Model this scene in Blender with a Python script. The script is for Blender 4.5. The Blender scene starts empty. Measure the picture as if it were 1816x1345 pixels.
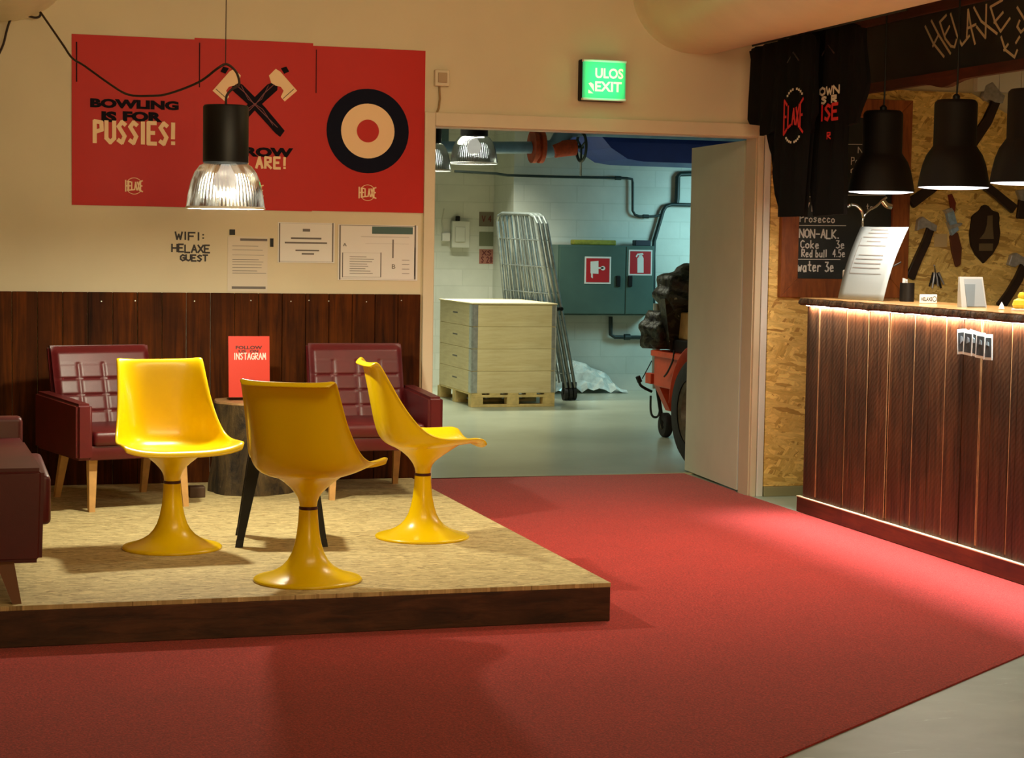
import bpy, bmesh, math, random
from mathutils import Vector, Matrix
random.seed(7)
SC = bpy.context.scene
COL = SC.collection
PI = math.pi

# ------------------------------------------------------------------ camera, world, big lights, exposure
W_PX, H_PX = 1816, 1345
FPX = 3316.4
YAW, PITCH, ROLL = 0.29289, 0.072515, 0.016022
CAM = Vector((-2.559, -10.0297, 1.46084))
_f = Vector((math.sin(YAW)*math.cos(PITCH), math.cos(YAW)*math.cos(PITCH), -math.sin(PITCH)))
_r0 = Vector((math.cos(YAW), -math.sin(YAW), 0))
_u0 = _r0.cross(_f)
RGT = _r0*math.cos(ROLL) + _u0*math.sin(ROLL)
UPV = -_r0*math.sin(ROLL) + _u0*math.cos(ROLL)
cd = bpy.data.cameras.new('camera')
cd.sensor_fit = 'HORIZONTAL'; cd.sensor_width = 36.0; cd.lens = FPX*36.0/W_PX
cd.clip_start = 0.05; cd.clip_end = 100
cam = bpy.data.objects.new('camera', cd); COL.objects.link(cam)
M = Matrix((RGT, UPV, -_f)).transposed().to_4x4(); M.translation = CAM
cam.matrix_world = M
SC.camera = cam

def at(px, py, ax, v):
    "point of the plane <ax>=v (a wall, a floor, a board) seen at a photo pixel"
    d = _f + RGT*((px-908)/FPX) - UPV*((py-672.5)/FPX)
    i = 'xyz'.index(ax)
    return CAM + d*((v-CAM[i])/d[i])

wd = bpy.data.worlds.new('world'); SC.world = wd; wd.use_nodes = True
wd.node_tree.nodes['Background'].inputs[0].default_value = (1.0, 0.72, 0.42, 1)
wd.node_tree.nodes['Background'].inputs[1].default_value = 0.05
SC.view_settings.view_transform = 'Standard'
SC.view_settings.look = 'None'
SC.view_settings.exposure = -0.36
SC.view_settings.gamma = 1.0
SC.view_settings.use_curve_mapping = False
try:
    SC.cycles.max_bounces = 8; SC.cycles.transparent_max_bounces = 12
    SC.cycles.use_denoising = True
    SC.cycles.sample_clamp_indirect = 6.0
except Exception:
    pass

R_ = math.radians
def light(name, kind, loc, energy, color, size=0.1, size_y=None, rot=(0,0,0), spread=None, spot=None, blend=0.3):
    d = bpy.data.lights.new(name, kind); d.energy = energy; d.color = color
    if kind == 'AREA':
        d.size = size
        if size_y: d.shape = 'RECTANGLE'; d.size_y = size_y
        if spread: d.spread = spread
    else:
        d.shadow_soft_size = size
    if kind == 'SPOT':
        d.spot_size = spot; d.spot_blend = blend
    o = bpy.data.objects.new(name, d); o.location = loc; o.rotation_euler = rot; COL.objects.link(o)
    return o

WARM = (1.0, 0.79, 0.47)
# hall ceiling lamps over the lounge and added fills (warm), hallway tubes (cool)
light('hall_lamp_or_fill', 'AREA', (-3.6, -6.2, 3.25), 4, WARM, 1.6, 1.2)
light('hall_lamp_or_fill', 'AREA', (1.6, -6.0, 3.25), 11, (1.0,0.80,0.55), 1.6, 1.2)
light('hall_lamp_or_fill', 'AREA', (-1.2, -10.5, 3.25), 10, (1.0,0.68,0.30), 2.4, 1.2)  # fill added behind the camera to warm the chair back, no known fixture
light('added_fill', 'AREA', (-0.9, -12.6, 2.0), 58, (1.0,0.68,0.30), 2.2, 0.6, rot=(R_(84),0,0), spread=R_(120))  # low frontal fill added to brighten the nearest chair's back
light('hall_lamp_or_fill', 'AREA', (1.0, -1.7, 3.2), 44, (1.0,0.92,0.66), 0.7, 0.7, spread=R_(112))
light('added_fill', 'AREA', (-0.6, -4.9, 2.9), 22, WARM, 2.2, 0.5, rot=(R_(68),0,0), spread=R_(110))  # fill added to wash the poster wall
light('hallway_tube', 'AREA', (0.9, 4.2, 2.95), 58, (1.0,1.0,0.74), 1.5, 0.5, spread=R_(120))
light('hallway_tube', 'AREA', (2.05, 6.7, 2.9), 62, (1.0,1.0,0.78), 0.8, 0.25, spread=R_(102))
light('hallway_tube', 'AREA', (5.3, 6.3, 1.95), 17, (0.46,0.95,1.0), 0.7, 0.7, rot=(R_(62),0,R_(30)), spread=R_(115))
light('hallway_tube', 'AREA', (4.2, 4.5, 2.55), 5, (0.9,1.0,0.75), 0.9, 0.3)

# ------------------------------------------------------------------ helpers: tagging
def tag(o, label=None, cat=None, group=None, kind=None):
    if label: o['label'] = label
    if cat: o['category'] = cat
    if group: o['group'] = group
    if kind: o['kind'] = kind
    return o

def thing(name, label, cat, loc=(0,0,0), rz=0.0, group=None):
    o = bpy.data.objects.new(name, None); COL.objects.link(o)
    o.empty_display_size = 0.1
    o.location = loc; o.rotation_euler = (0, 0, rz)
    return tag(o, label, cat, group)

def minv(o):
    return (Matrix.Translation(o.location) @ o.rotation_euler.to_matrix().to_4x4()).inverted()

def bar_pt(px, X, z=1.1895):
    "point on the bar top straight above x=X seen in photo column px"
    lo, hi = 500.0, 620.0
    for _ in range(40):
        m = (lo+hi)/2
        if at(px, m, 'z', z).x > X: lo = m
        else: hi = m
    return at(px, m, 'z', z)

# ------------------------------------------------------------------ helpers: mesh building
class MB:
    def __init__(s): s.bm = bmesh.new()
    def box(s, lo, hi, bev=0.0, seg=2, mi=0, rot=None):
        lo, hi = Vector(lo), Vector(hi)
        c = (lo+hi)/2; d = hi-lo
        m = Matrix.Translation(c)
        if rot is not None: m = m @ rot.to_4x4()
        g = bmesh.ops.create_cube(s.bm, size=1.0, matrix=m @ Matrix.Diagonal((d.x, d.y, d.z, 1)))
        vs = g['verts']
        fs = set(f for v in vs for f in v.link_faces)
        for f in fs: f.material_index = mi
        if bev > 0:
            es = list(set(e for v in vs for e in v.link_edges))
            r = bmesh.ops.bevel(s.bm, geom=es, offset=bev, segments=seg, profile=0.5, affect='EDGES')
            for f in r['faces']: f.material_index = mi
        return s
    def quadbox(s, corners, mi=0):
        "8 corners: bottom 4 (ccw), top 4"
        v = [s.bm.verts.new(c) for c in corners]
        for q in ((3,2,1,0),(4,5,6,7),(0,1,5,4),(1,2,6,5),(2,3,7,6),(3,0,4,7)):
            s.bm.faces.new([v[i] for i in q]).material_index = mi
        return s
    def taper(s, p0, p1, a0, a1, b0=None, b1=None):
        "square bar from p0 to p1, half sizes a (x) and b (y)"
        b0 = a0 if b0 is None else b0; b1 = a1 if b1 is None else b1
        p0, p1 = Vector(p0), Vector(p1)
        c = []
        for p, a, b in ((p0,a0,b0),(p1,a1,b1)):
            c += [p+Vector((-a,-b,0)), p+Vector((a,-b,0)), p+Vector((a,b,0)), p+Vector((-a,b,0))]
        if p1.z < p0.z: c = c[4:]+c[:4]
        return s.quadbox(c)
    def tube(s, pts, r, n=10, cap=True, mi=0):
        pts = [Vector(p) for p in pts]
        rs = r if isinstance(r, (list, tuple)) else [r]*len(pts)
        rings = []; up = None
        for i, p in enumerate(pts):
            a = pts[max(i-1,0)]; b = pts[min(i+1,len(pts)-1)]
            t = (b-a).normalized()
            if up is None:
                up = Vector((0,0,1)) if abs(t.z) < 0.9 else Vector((1,0,0))
            x = t.cross(up)
            if x.length < 1e-6: x = t.orthogonal()
            x.normalize(); y = x.cross(t).normalized(); up = y
            rings.append([s.bm.verts.new(p + (x*math.cos(k*2*PI/n) + y*math.sin(k*2*PI/n))*rs[i]) for k in range(n)])
        for i in range(len(rings)-1):
            for k in range(n):
                s.bm.faces.new((rings[i][k], rings[i][(k+1)%n], rings[i+1][(k+1)%n], rings[i+1][k])).material_index = mi
        if cap:
            s.bm.faces.new(rings[0][::-1]).material_index = mi; s.bm.faces.new(rings[-1]).material_index = mi
        return s
    def lathe(s, prof, c=(0,0,0), n=48, rib=0.0, nrib=0, axis='z', mi=0, cap=True):
        c = Vector(c); rings = []
        for r, z in prof:
            ring = []
            for k in range(n):
                a = 2*PI*k/n
                rr = r*(1 + (rib*math.cos(nrib*a) if nrib else 0))
                p = Vector((rr*math.cos(a), rr*math.sin(a), z))
                if axis == 'y': p = Vector((p.x, p.z, p.y))
                if axis == 'x': p = Vector((p.z, p.x, p.y))
                ring.append(s.bm.verts.new(c+p))
            rings.append(ring)
        for i in range(len(rings)-1):
            for k in range(n):
                s.bm.faces.new((rings[i][k], rings[i][(k+1)%n], rings[i+1][(k+1)%n], rings[i+1][k])).material_index = mi
        if cap:
            if prof[0][0] > 1e-5: s.bm.faces.new(rings[0][::-1]).material_index = mi
            if prof[-1][0] > 1e-5: s.bm.faces.new(rings[-1]).material_index = mi
        return s
    def prism(s, poly, depth, fr, mi=0):
        "2-D polygon extruded; fr = (origin, xdir, ydir, normal)"
        o, x, y, n = [Vector(q) for q in fr]
        a = [s.bm.verts.new(o + x*p[0] + y*p[1]) for p in poly]
        b = [s.bm.verts.new(o + x*p[0] + y*p[1] + n*depth) for p in poly]
        k = len(poly)
        fb = s.bm.faces.new(b); fa = s.bm.faces.new(a[::-1])
        fb.material_index = fa.material_index = mi
        for i in range(k):
            s.bm.faces.new((a[i], a[(i+1)%k], b[(i+1)%k], b[i])).material_index = mi
        return s
    rc = 0
    def ribbon(s, pts, w, depth, fr):
        "stroke of constant width as a chain of flat prisms with rounded joints"
        for i in range(len(pts)-1):
            ax, ay = pts[i]; bx, by = pts[i+1]
            dx, dy = bx-ax, by-ay; L = math.hypot(dx, dy)
            if L < 1e-6: continue
            dx /= L; dy /= L; nx, ny = -dy*w/2, dx*w/2; ex, ey = dx*w*0.3, dy*w*0.3
            s.prism([(ax-ex+nx*-1, ay-ey-ny), (bx+ex-nx, by+ey-ny), (bx+ex+nx, by+ey+ny), (ax-ex+nx, ay-ey+ny)], depth*(1+0.055*(MB.rc%11)), fr); MB.rc += 1
        return s
    def sheet(s, rows, mi=0, close=False):
        vs = [[s.bm.verts.new(p) for p in r] for r in rows]
        for i in range(len(vs)-1):
            m = len(vs[i])
            for j in range(m if close else m-1):
                s.bm.faces.new((vs[i][j], vs[i][(j+1)%m], vs[i+1][(j+1)%m], vs[i+1][j])).material_index = mi
        return vs
    def build(s, name, mat, parent=None, world=False, smooth=False, angle=40, mods=None):
        if parent is not None and world:
            bmesh.ops.transform(s.bm, matrix=minv(parent), verts=s.bm.verts)
        bmesh.ops.recalc_face_normals(s.bm, faces=s.bm.faces)
        me = bpy.data.meshes.new(name); s.bm.to_mesh(me); s.bm.free()
        for m in (mat if isinstance(mat, (list, tuple)) else [mat]): me.materials.append(m)
        if smooth:
            try:
                me.shade_smooth(); me.set_sharp_from_angle(angle=math.radians(angle))
            except Exception:
                for p in me.polygons: p.use_smooth = True
        o = bpy.data.objects.new(name, me); COL.objects.link(o)
        if parent is not None: o.parent = parent
        return o

def sub(o, levels=2):
    m = o.modifiers.new('sub', 'SUBSURF'); m.levels = levels; m.render_levels = levels; return o
def solid(o, t, off=0):
    m = o.modifiers.new('solid', 'SOLIDIFY'); m.thickness = t; m.offset = off; return o

def copy_tree(o, parent=None):
    c = o.copy(); COL.objects.link(c)
    if parent is not None: c.parent = parent
    for ch in [q for q in bpy.data.objects if q.parent == o]: copy_tree(ch, c)
    return c

def spline(pts, n=8):
    P = [Vector(p) for p in pts]; out = []
    for i in range(len(P)-1):
        p0, p1, p2, p3 = P[max(i-1,0)], P[i], P[i+1], P[min(i+2,len(P)-1)]
        for k in range(n):
            t = k/n
            out.append(0.5*((2*p1)+(p2-p0)*t+(2*p0-5*p1+4*p2-p3)*t*t+(3*p1-p0-3*p2+p3)*t*t*t))
    out.append(P[-1]); return out

# ------------------------------------------------------------------ helpers: lettering
_fc = {}
def font_tris(body, bold=0.0, shear=0.0):
    cu = bpy.data.curves.new('lettering_curve', 'FONT'); cu.body = body; cu.offset = bold; cu.shear = shear
    cu.resolution_u = 3
    ob = bpy.data.objects.new('lettering_tmp', cu); COL.objects.link(ob)
    bpy.context.view_layer.update()
    me = bpy.data.meshes.new_from_object(ob.evaluated_get(bpy.context.evaluated_depsgraph_get()))
    V = [(v.co.x, v.co.y) for v in me.vertices]; F = [tuple(p.vertices) for p in me.polygons]
    bpy.data.objects.remove(ob); bpy.data.curves.remove(cu); bpy.data.meshes.remove(me)
    return V, F

def type_text(mb, body, fr, box, bold=0.02, depth=0.0006, shear=0.0, warp=None):
    "sans lettering filling box (x0,y0,x1,y1) in frame fr"
    V, F = font_tris(body, bold, shear)
    xs = [v[0] for v in V]; ys = [v[1] for v in V]
    x0, y0, x1, y1 = box; o, x, y, n = [Vector(q) for q in fr]
    bv = []
    for a, b in V:
        u = (a-min(xs))/max(1e-6, max(xs)-min(xs)); v = (b-min(ys))/max(1e-6, max(ys)-min(ys))
        px, py = x0+u*(x1-x0), y0+v*(y1-y0)
        if warp: px, py = warp(u, v, px, py)
        bv.append(mb.bm.verts.new(o + x*px + y*py + n*depth))
    for f in F:
        try: mb.bm.faces.new([bv[i] for i in f])
        except Exception: pass

ST = {
 'A':'0,0 .5,1 1,0|.2,.38 .8,.38','B':'0,0 0,1 .75,.95 .8,.65 .1,.52 .9,.42 .9,.1 0,0','C':'.95,.85 .5,1 .05,.75 .05,.25 .5,0 .95,.15',
 'D':'0,0 0,1 .7,.9 1,.5 .7,.1 0,0','E':'.9,1 0,1 0,0 .95,0|0,.52 .7,.52','F':'.95,1 0,1 0,0|0,.52 .7,.52','G':'.95,.85 .5,1 .05,.7 .05,.25 .5,0 .95,.15 .95,.48 .55,.48',
 'H':'0,0 0,1|1,0 1,1|0,.5 1,.5','I':'.5,0 .5,1','K':'0,0 0,1|.9,1 .05,.45 .95,0','L':'0,1 0,0 .9,0','M':'0,0 .1,1 .5,.3 .9,1 1,0','N':'0,0 0,1 1,0 1,1',
 'O':'.5,1 .05,.75 .05,.25 .5,0 .95,.25 .95,.75 .5,1','P':'0,0 0,1 .85,.95 .9,.6 0,.48','R':'0,0 0,1 .85,.95 .85,.6 .05,.5 .95,0','S':'.9,.88 .5,1 .08,.78 .85,.32 .5,0 .05,.12',
 'T':'0,1 1,1|.5,1 .5,0','U':'0,1 0,.2 .5,0 1,.2 1,1','V':'0,1 .5,0 1,1','W':'0,1 .25,0 .5,.7 .75,0 1,1','X':'0,1 1,0|1,1 0,0','Y':'0,1 .5,.5 1,1|.5,.5 .5,0',
 '3':'.05,.95 .8,.95 .4,.55 .9,.4 .85,.1 .4,0 .05,.1','4':'.7,0 .7,1 .05,.35 .95,.35','5':'.9,1 .15,1 .1,.55 .7,.58 .9,.3 .6,0 .1,.05','2':'.1,.8 .5,1 .9,.75 .1,0 .95,0','8':'.5,.5 .15,.75 .5,1 .85,.75 .5,.5 .1,.25 .5,0 .9,.25 .5,.5',
 'o':'.5,.6 .1,.45 .1,.15 .5,0 .9,.15 .9,.45 .5,.6','e':'.1,.32 .85,.36 .7,.58 .3,.58 .08,.3 .35,0 .9,.08','c':'.85,.5 .4,.6 .08,.3 .4,0 .9,.1','k':'.1,0 .1,1|.8,.6 .15,.3 .85,0',
 'd':'.85,1 .85,0|.85,.45 .4,.6 .08,.3 .4,0 .85,.15','b':'.1,1 .1,0|.1,.45 .5,.6 .9,.3 .5,0 .1,.12','u':'.1,.6 .12,.1 .5,0 .85,.2 .85,.6|.85,.2 .9,0','l':'.5,1 .5,0','w':'0,.6 .25,0 .5,.45 .75,0 1,.6',
 'a':'.85,.6 .4,.6 .08,.28 .4,0 .8,.2 .85,.6 .9,0','t':'.5,1 .5,.1 .9,.02|.15,.62 .9,.62','r':'.15,0 .15,.6|.15,.4 .5,.6 .9,.55','s':'.85,.52 .4,.6 .15,.45 .8,.2 .5,0 .1,.06','i':'.5,0 .5,.6|.5,.8 .5,.88',
 'v':'0,.6 .5,0 1,.6','q':'.85,-.3 .85,.6 .4,.6 .08,.3 .4,0 .85,.15',
 ':':'.5,.25 .5,.32|.5,.7 .5,.77','-':'.1,.45 .9,.45','!':'.5,1 .45,.3|.5,.02 .5,.08','.':'.5,0 .5,.06','/':'.1,0 .9,1','$':'.85,.85 .1,.75 .85,.3 .1,.12|.5,1 .5,0', "'":'.5,1 .5,.8','?':'.1,.85 .5,1 .9,.8 .5,.45 .5,.28|.5,.02 .5,.07'}
NARROW = set("Il!:.i'")
def strokes(mb, body, fr, box, w, depth=0.0007, gap=0.28, jit=0.0, slant=0.0, warp=None):
    "hand lettering: every letter a few flat strokes, filling box"
    x0, y0, x1, y1 = box
    wid = [0.45 if c in NARROW else (0.5 if c == ' ' else 1.0) for c in body]
    tot = sum(wid)+gap*(len(body)-1)
    sc = (x1-x0)/tot; cx = x0
    for c, wd_ in zip(body, wid):
        if c in ST:
            dy = random.uniform(-jit, jit)*(y1-y0)
            for line in ST[c].split('|'):
                pts = []
                for p in line.split():
                    a, b = map(float, p.split(','))
                    X = cx + a*wd_*sc + slant*b*(y1-y0); Y = y0 + b*(y1-y0) + dy
                    if warp: X, Y = warp((X-x0)/(x1-x0), b, X, Y)
                    pts.append((X, Y))
                mb.ribbon(pts, w, depth, fr)
        cx += (wd_+gap)*sc

def yframe(p, off=0.0):
    "frame on a wall facing -y, at world point p"
    p = Vector(p); return (Vector((p.x, p.y-off, p.z)), (1,0,0), (0,0,1), (0,-1,0))
def xframe(p, off=0.0):
    "frame on a board facing -x: letters run towards -y"
    p = Vector(p); return (Vector((p.x-off, p.y, p.z)), (0,-1,0), (0,0,1), (-1,0,0))

# ------------------------------------------------------------------ materials
def lin(r, g, b):
    f = lambda c: (c/255/12.92 if c/255 <= 0.04045 else ((c/255+0.055)/1.055)**2.4)
    return (f(r), f(g), f(b), 1)
def newmat(name):
    m = bpy.data.materials.new(name); m.use_nodes = True
    nt = m.node_tree; return m, nt, nt.nodes['Principled BSDF']
def setp(b, **k):
    for n, v in k.items():
        n = n.replace('_', ' ')
        if n in b.inputs: b.inputs[n].default_value = v
def node(nt, t, **k):
    n = nt.nodes.new(t)
    for a, v in k.items(): setattr(n, a, v)
    return n
def coords(nt, scale=(1,1,1), rot=(0,0,0), loc=(0,0,0)):
    tc = node(nt, 'ShaderNodeTexCoord'); mp = node(nt, 'ShaderNodeMapping')
    mp.inputs['Scale'].default_value = scale; mp.inputs['Rotation'].default_value = rot; mp.inputs['Location'].default_value = loc
    nt.links.new(tc.outputs['Object'], mp.inputs['Vector']); return mp.outputs['Vector']
def noise(nt, vec, scale, detail=4, rough=0.55, dist=0.0):
    n = node(nt, 'ShaderNodeTexNoise'); n.inputs['Scale'].default_value = scale; n.inputs['Detail'].default_value = detail
    n.inputs['Roughness'].default_value = rough; n.inputs['Distortion'].default_value = dist
    nt.links.new(vec, n.inputs['Vector']); return n.outputs['Fac']
def ramp(nt, fac, stops, interp='LINEAR'):
    r = node(nt, 'ShaderNodeValToRGB'); cr = r.color_ramp; cr.interpolation = interp
    while len(cr.elements) > 2: cr.elements.remove(cr.elements[-1])
    cr.elements[0].position, cr.elements[0].color = stops[0]
    cr.elements[1].position, cr.elements[1].color = stops[1]
    for p, c in stops[2:]:
        e = cr.elements.new(p); e.color = c
    nt.links.new(fac, r.inputs['Fac']); return r.outputs['Color']
def mixc(nt, fac, a, b, blend='MIX'):
    m = node(nt, 'ShaderNodeMix', data_type='RGBA', blend_type=blend)
    for sock, v in ((m.inputs[0], fac), (m.inputs[6], a), (m.inputs[7], b)):
        if hasattr(v, 'links'): nt.links.new(v, sock)
        else: sock.default_value = v
    return m.outputs[2]
def bump(nt, b, h, strength=0.3, dist=0.01):
    n = node(nt, 'ShaderNodeBump'); n.inputs['Strength'].default_value = strength; n.inputs['Distance'].default_value = dist
    nt.links.new(h, n.inputs['Height']); nt.links.new(n.outputs['Normal'], b.inputs['Normal'])
def scl(c, k): return (c[0]*k, c[1]*k, c[2]*k, 1)

def plain(name, c, rough=0.5, metal=0.0, coat=0.0, var=0.0, vs=8.0, bmp=0.0, bs=60.0, spec=0.5, emit=None, es=0.0, sheen=0.0):
    m, nt, b = newmat(name)
    setp(b, Base_Color=c, Roughness=rough, Metallic=metal, Coat_Weight=coat, Coat_Roughness=0.08, Specular_IOR_Level=spec, Sheen_Weight=sheen)
    if var > 0:
        f = noise(nt, coords(nt), vs, 5)
        nt.links.new(ramp(nt, f, [(0.3, scl(c, 1-var)), (0.7, scl(c, 1+var*0.6))]), b.inputs['Base Color'])
    if bmp > 0: bump(nt, b, noise(nt, coords(nt), bs, 3), bmp, 0.004)
    if emit: setp(b, Emission_Color=emit, Emission_Strength=es)
    return m

def osb(name, rots, light_c, mid_c, dark_c, sc=1.0, rough=0.62):
    "strand board: layers of long flakes at several angles; rots = list of euler rotations lying in the board's plane, with stretch"
    m, nt, b = newmat(name)
    col = None; hgt = None
    for i, (rot, st) in enumerate(rots):
        v = coords(nt, (1,1,1), rot, (0.37*i, 0.61*i, 0.23*i))
        mp = node(nt, 'ShaderNodeMapping'); mp.inputs['Scale'].default_value = tuple(q*sc for q in st)
        nt.links.new(v, mp.inputs['Vector'])
        wob = node(nt, 'ShaderNodeTexNoise'); wob.inputs['Scale'].default_value = 1.3; nt.links.new(mp.outputs['Vector'], wob.inputs['Vector'])
        ad = node(nt, 'ShaderNodeVectorMath', operation='ADD'); nt.links.new(mp.outputs['Vector'], ad.inputs[0]); 
        sc_ = node(nt, 'ShaderNodeVectorMath', operation='SCALE'); sc_.inputs['Scale'].default_value = 0.9
        nt.links.new(wob.outputs['Color'], sc_.inputs[0]); nt.links.new(sc_.outputs[0], ad.inputs[1])
        vo = node(nt, 'ShaderNodeTexVoronoi'); vo.inputs['Scale'].default_value = 1.0; nt.links.new(ad.outputs[0], vo.inputs['Vector'])
        sp = node(nt, 'ShaderNodeSeparateColor'); nt.links.new(vo.outputs['Color'], sp.inputs[0])
        c = ramp(nt, sp.outputs[0], [(0.0, dark_c), (0.22, mid_c), (0.75, light_c), (1.0, scl(light_c, 1.25))])
        gr = noise(nt, mp.outputs['Vector'], 3.0, 3)
        c = mixc(nt, 0.35, c, ramp(nt, gr, [(0.3, (0.55,0.5,0.4,1)), (0.65, (1.1,1.1,1.1,1))]), 'MULTIPLY')
        if col is None: col, hgt = c, sp.outputs[1]
        else:
            sel = node(nt, 'ShaderNodeMath', operation='GREATER_THAN'); sel.inputs[1].default_value = 0.52
            nt.links.new(sp.outputs[2], sel.inputs[0])
            col = mixc(nt, sel.outputs[0], col, c)
    nt.links.new(col, b.inputs['Base Color']); setp(b, Roughness=rough)
    bump(nt, b, hgt, 0.25, 0.003)
    return m

def boards(name, axis, width, dark, lite, grain=(30,30,2), rough=0.5, bmp=0.3, blot=0.5, streak=None, spec=0.5):
    "stained boards: one tone per board (by position along axis), grain and blotches"
    m, nt, b = newmat(name)
    tc = node(nt, 'ShaderNodeTexCoord'); sx = node(nt, 'ShaderNodeSeparateXYZ'); nt.links.new(tc.outputs['Object'], sx.inputs[0])
    dv = node(nt, 'ShaderNodeMath', operation='DIVIDE'); dv.inputs[1].default_value = width; nt.links.new(sx.outputs['XYZ'.index(axis)], dv.inputs[0])
    fl = node(nt, 'ShaderNodeMath', operation='FLOOR'); nt.links.new(dv.outputs[0], fl.inputs[0])
    wn = node(nt, 'ShaderNodeTexWhiteNoise', noise_dimensions='1D'); nt.links.new(fl.outputs[0], wn.inputs['W'])
    g = noise(nt, coords(nt, grain), 1.0, 6, 0.65, 0.6)
    bl = noise(nt, coords(nt), 3.2, 4, 0.6)
    c1 = ramp(nt, g, [(0.28, dark), (0.72, lite)])
    c2 = mixc(nt, 0.55, c1, ramp(nt, wn.outputs['Value'], [(0.0, (0.45,0.42,0.40,1)), (1.0, (1.35,1.3,1.25,1))]), 'MULTIPLY')
    c3 = mixc(nt, blot, c2, ramp(nt, bl, [(0.30, (0.35,0.32,0.30,1)), (0.66, (1.15,1.12,1.1,1))]), 'MULTIPLY')
    nt.links.new(c3, b.inputs['Base Color']); setp(b, Roughness=rough, Specular_IOR_Level=spec)
    h = g
    if streak:
        wv = node(nt, 'ShaderNodeTexWave', wave_type='BANDS', bands_direction='DIAGONAL'); wv.inputs['Scale'].default_value = streak
        wv.inputs['Distortion'].default_value = 3.5; wv.inputs['Detail'].default_value = 3
        nt.links.new(coords(nt), wv.inputs['Vector'])
        h = mixc(nt, 0.16, g, wv.outputs['Fac'], 'ADD')
    bump(nt, b, h, bmp, 0.004)
    return m

m_wall = plain('cream_wall_paint', (0.70,0.61,0.42,1), 0.62, var=0.05, vs=2.0, bmp=0.10, bs=35)
m_trimp = plain('cream_gloss_paint', (0.70,0.61,0.44,1), 0.42, var=0.04, vs=6)
m_duct = plain('cream_duct_paint', (0.80,0.72,0.49,1), 0.45, var=0.06, vs=3, bmp=0.06, bs=25)
m_ceil = plain('ceiling_paint', (0.66,0.57,0.44,1), 0.8)
m_white = plain('white_paint', (0.78,0.78,0.74,1), 0.45, var=0.03)
m_door = plain('door_paint', (0.82,0.82,0.66,1), 0.45, var=0.04, vs=4)
m_wains = boards('stained_wainscot', 'X', 0.128, lin(36,14,0), lin(104,50,4), grain=(30,30,1.8), rough=0.65, bmp=0.35, blot=0.65, spec=0.1)
m_barwood = boards('rough_sawn_stain', 'Y', 0.155, lin(38,20,9), lin(104,63,36), grain=(30,46,3.0), rough=0.45, bmp=0.4, blot=0.6, streak=19.0, spec=0.35)
m_baredge = plain('worn_board_edge', lin(188,138,92), 0.5, var=0.3, vs=20)
m_plinth = boards('plinth_stain', 'Y', 1.4, lin(60,28,12), lin(118,62,34), grain=(30,3,30), rough=0.45, bmp=0.3)
m_plat = boards('platform_stain', 'X', 2.6, lin(44,22,9), lin(104,66,38), grain=(4,30,26), rough=0.6, bmp=0.4, blot=0.8)
R = math.radians
m_osbw = osb('osb_wall_board', [((0,R(14),0),(11,1,46)), ((0,R(-34),0),(12,1,50)), ((0,R(58),0),(12,1,48)), ((0,R(-6),0),(10,1,50))], lin(242,208,124), lin(228,188,102), lin(186,142,70))
m_deck = osb('osb_deck_board', [((0,0,R(8)),(22,76,1)), ((0,0,R(-24)),(24,84,1)), ((0,0,R(34)),(22,80,1)), ((0,0,R(2)),(20,90,1))], lin(206,188,136), lin(188,168,118), lin(150,130,86), rough=0.7)
def carpet_mat():
    m, nt, b = newmat('red_needle_carpet')
    f = noise(nt, coords(nt), 130, 4, 0.8); g = noise(nt, coords(nt), 4.0, 3); h = noise(nt, coords(nt), 900, 1)
    c = ramp(nt, f, [(0.34, lin(116,16,14)), (0.5, lin(176,40,36)), (0.66, lin(220,70,62))])
    c = mixc(nt, 0.25, c, ramp(nt, g, [(0.3, (0.75,0.75,0.75,1)), (0.7, (1.1,1.1,1.1,1))]), 'MULTIPLY')
    fl = noise(nt, coords(nt), 40, 2, 0.4)
    c = mixc(nt, ramp(nt, fl, [(0.79, (0,0,0,1)), (0.82, (0.35,0.35,0.35,1))]), c, lin(200,130,120))
    nt.links.new(c, b.inputs['Base Color']); setp(b, Roughness=0.95, Specular_IOR_Level=0.15, Sheen_Weight=0.25, Sheen_Roughness=0.4)
    bump(nt, b, f, 0.5, 0.004); return m
m_carpet = carpet_mat()
def conc(name, a, c_, rough=0.5, sc=1.6, crack=True):
    m, nt, b = newmat(name)
    f = noise(nt, coords(nt), sc, 7, 0.62, 0.4)
    c = ramp(nt, f, [(0.3, a), (0.7, c_)])
    if crack:
        g = noise(nt, coords(nt, (3.2,9,1), (0,0,R(28))), 1.6, 5, 0.7, 1.2)
        c = mixc(nt, ramp(nt, g, [(0.63, (0,0,0,1)), (0.68, (0.55,0.55,0.55,1))]), c, scl(c_, 1.35))
        k = noise(nt, coords(nt, (1,1,1)), 7.0, 3, 0.5)
        c = mixc(nt, ramp(nt, k, [(0.74, (0,0,0,1)), (0.77, (0.7,0.7,0.7,1))]), c, scl(a, 0.45))
    nt.links.new(c, b.inputs['Base Color']); setp(b, Roughness=rough); bump(nt, b, f, 0.15, 0.01); return m
m_floor = conc('grey_concrete_floor', lin(146,166,156), lin(184,204,194), 0.4)
m_hallfloor = conc('painted_hall_floor', lin(150,158,140), lin(176,184,166), 0.28, 1.1, crack=False)
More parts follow.
